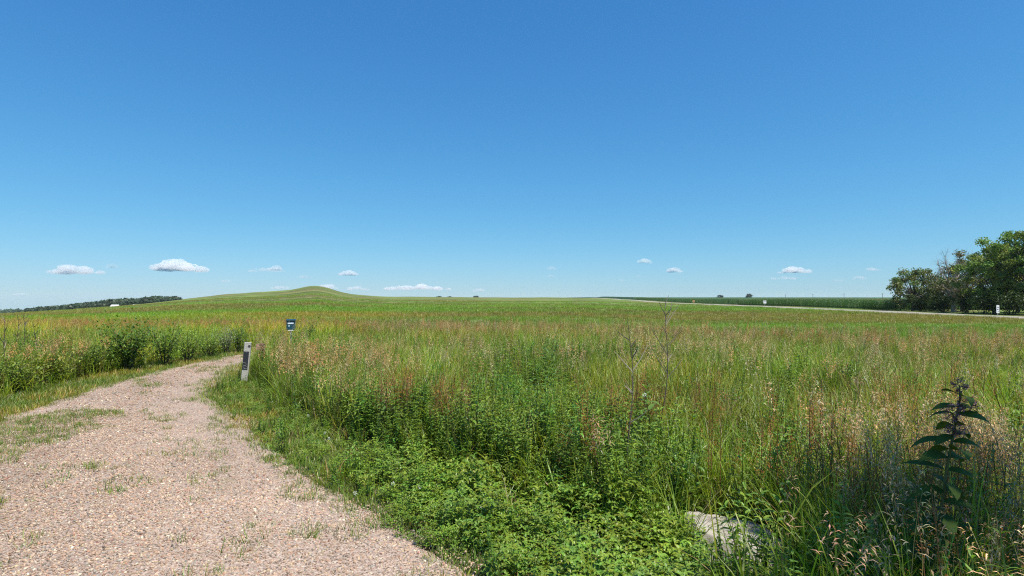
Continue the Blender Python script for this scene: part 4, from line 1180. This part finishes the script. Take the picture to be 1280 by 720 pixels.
# ----------------------------------------------------------------- unseen tree added just outside the view to shade the milkweed corner
tdist = 3.6
cx, cy = 2.05 - sdx * tdist, 2.75 - sdy * tdist
grow_tree('added_shade_tree', cx + .16, cy - .42, 9.3, 2.5, 'unseen slender young tree added to shade the milkweed', None, 91, leafcol=(.07, .12, .03), nclump=17, per=95, leaf=.16, base=.66, clump_r=.42, trunk_r=.07, lean=(.04, .06), z=0)

# ----------------------------------------------------------------- clouds
def clouds():
    import bmesh
    def vapour(dens):
        g = NT('cloud_vapour')
        v = g.n('VolumePrincipled'); v.inputs['Color'].default_value = (1, 1, 1, 1); v.inputs['Density'].default_value = dens; v.inputs['Anisotropy'].default_value = 0.0
        g.l(v.outputs[0], g.out.inputs['Volume'])
        return g.m
    VAP = [vapour(.011), vapour(.007), vapour(.004)]
    spec = [(95, 337, 58, 13), (140, 332, 15, 7), (219, 332, 64, 17), (249, 339, 14, 5), (283, 351, 14, 4), (330, 337, 46, 7), (344, 335, 14, 7), (381, 346, 18, 5), (436, 341, 22, 8), (350, 359, 22, 5), (411, 358, 20, 8), (446, 360, 26, 7), (520, 359, 84, 9), (690, 335, 9, 5), (688, 345, 9, 4), (806, 326, 14, 8), (843, 337, 17, 9), (797, 345, 7, 4), (776, 350, 12, 3), (993, 337, 38, 10), (978, 347, 32, 6), (1090, 336, 17, 6), (1075, 347, 18, 5), (26, 367, 20, 5), (598, 362, 16, 5), (1050, 350, 12, 3), (1118, 352, 14, 4)]
    CL = {(140, 332): 'small puff beside the long ragged cumulus', (249, 339): 'small scrap hanging off the brightest cumulus', (330, 337): 'thin flat cloud streak left of the mound summit',
          (344, 335): 'bright knob at the end of the thin cloud streak', (436, 341): 'lone small cumulus just right of the mound summit', (411, 358): 'low puff touching the right side of the mound summit',
          (446, 360): 'low ragged puff over the right foot of the mound', (350, 359): 'low flat puff on the left slope of the mound', (381, 346): 'flat puff floating straight above the mound summit',
          (806, 326): 'highest small puff above the dead stalks', (843, 337): 'small puff just below and beyond the highest puff', (690, 335): 'upper of two tiny puffs over the bare skyline', (688, 345): 'lower of two tiny puffs over the bare skyline',
          (978, 347): 'faint streak under the wide cumulus over the corn', (1090, 336): 'small bright puff beside the rounded tree of the grove', (1075, 347): 'faint flat puff below the bright puff by the grove'}
    for i, (px, py, w, h) in enumerate(spec):
        rs = np.random.default_rng(200 + i); random.seed(200 + i)
        el = (HZ - py) / F; D = min(430 / el, 26000.)
        m = D / F; W, Hh = w * m, h * m
        b = MB()
        bm = bmesh.new()
        nb = int(7 + w * .45)
        for k in range(nb):
            u = rs.uniform(-1, 1); r = Hh * rs.uniform(.22, .48) * (1 - .55 * abs(u) ** 2)
            sub = bmesh.ops.create_icosphere(bm, subdivisions=3, radius=1)['verts']
            c = np.array([u * W * .48, rs.normal(0, .22) * W * .5, -Hh * .5 + r * .75 + rs.uniform(0, 1) * max(Hh * (1 - abs(u) * .6) - 1.7 * r, 0)])
            sx = rs.uniform(1.2, 2.2)
            for q in sub:
                p = np.array(q.co)
                n = float(fbm(p[0] * 2.5 + 9 * k, p[1] * 2.5 + 3 * p[2], 1, 300 + k, 3))
                f = .62 + .8 * n
                zz = p[2] if p[2] > 0 else p[2] * .6
                q.co = Vector((c[0] + p[0] * r * f * sx, c[1] + p[1] * r * f * sx, c[2] + zz * r * f))
        me = bpy.data.meshes.new('cloud'); bm.to_mesh(me); bm.free()
        me.materials.append(VAP[2 if (py > 344 or px in (330, 140, 249)) else 1 if px in (95, 381, 1090, 690, 688, 797) else 0])
        o = bpy.data.objects.new('cloud', me); COL.objects.link(o)
        o.location = ((px - 640) / F * D, D, EYE + el * D)
        tag(o, CL.get((px, py), 'tiny faint cloud wisp low over the prairie horizon'), 'cloud', 'small fair weather clouds')
        if (px, py) == (219, 332): tag(o, 'brightest flat based cumulus standing left of the mound'); del o['group']
        if (px, py) == (95, 337): tag(o, 'long ragged cumulus above the distant woodland'); del o['group']
        if (px, py) == (520, 359): tag(o, 'long faint cloud bank just right of the mound'); del o['group']
        if (px, py) == (993, 337): tag(o, 'wide cumulus over the cornfield left of the grove'); del o['group']
clouds()

# ----------------------------------------------------------------- the air: thin summer haze
def haze():
    b = MB(); b.box((0, 0, -125), (16000, 16000, 320), (1, 1, 1))
    g = NT('haze_air')
    v = g.n('VolumePrincipled'); v.inputs['Color'].default_value = (.80, .90, 1, 1); v.inputs['Density'].default_value = .00006; v.inputs['Anisotropy'].default_value = 0.1
    g.l(v.outputs[0], g.out.inputs['Volume'])
    o = b.obj('haze', g.m)
    tag(o, 'thin pale summer haze over the far prairie', 'haze', kind='stuff')
haze()
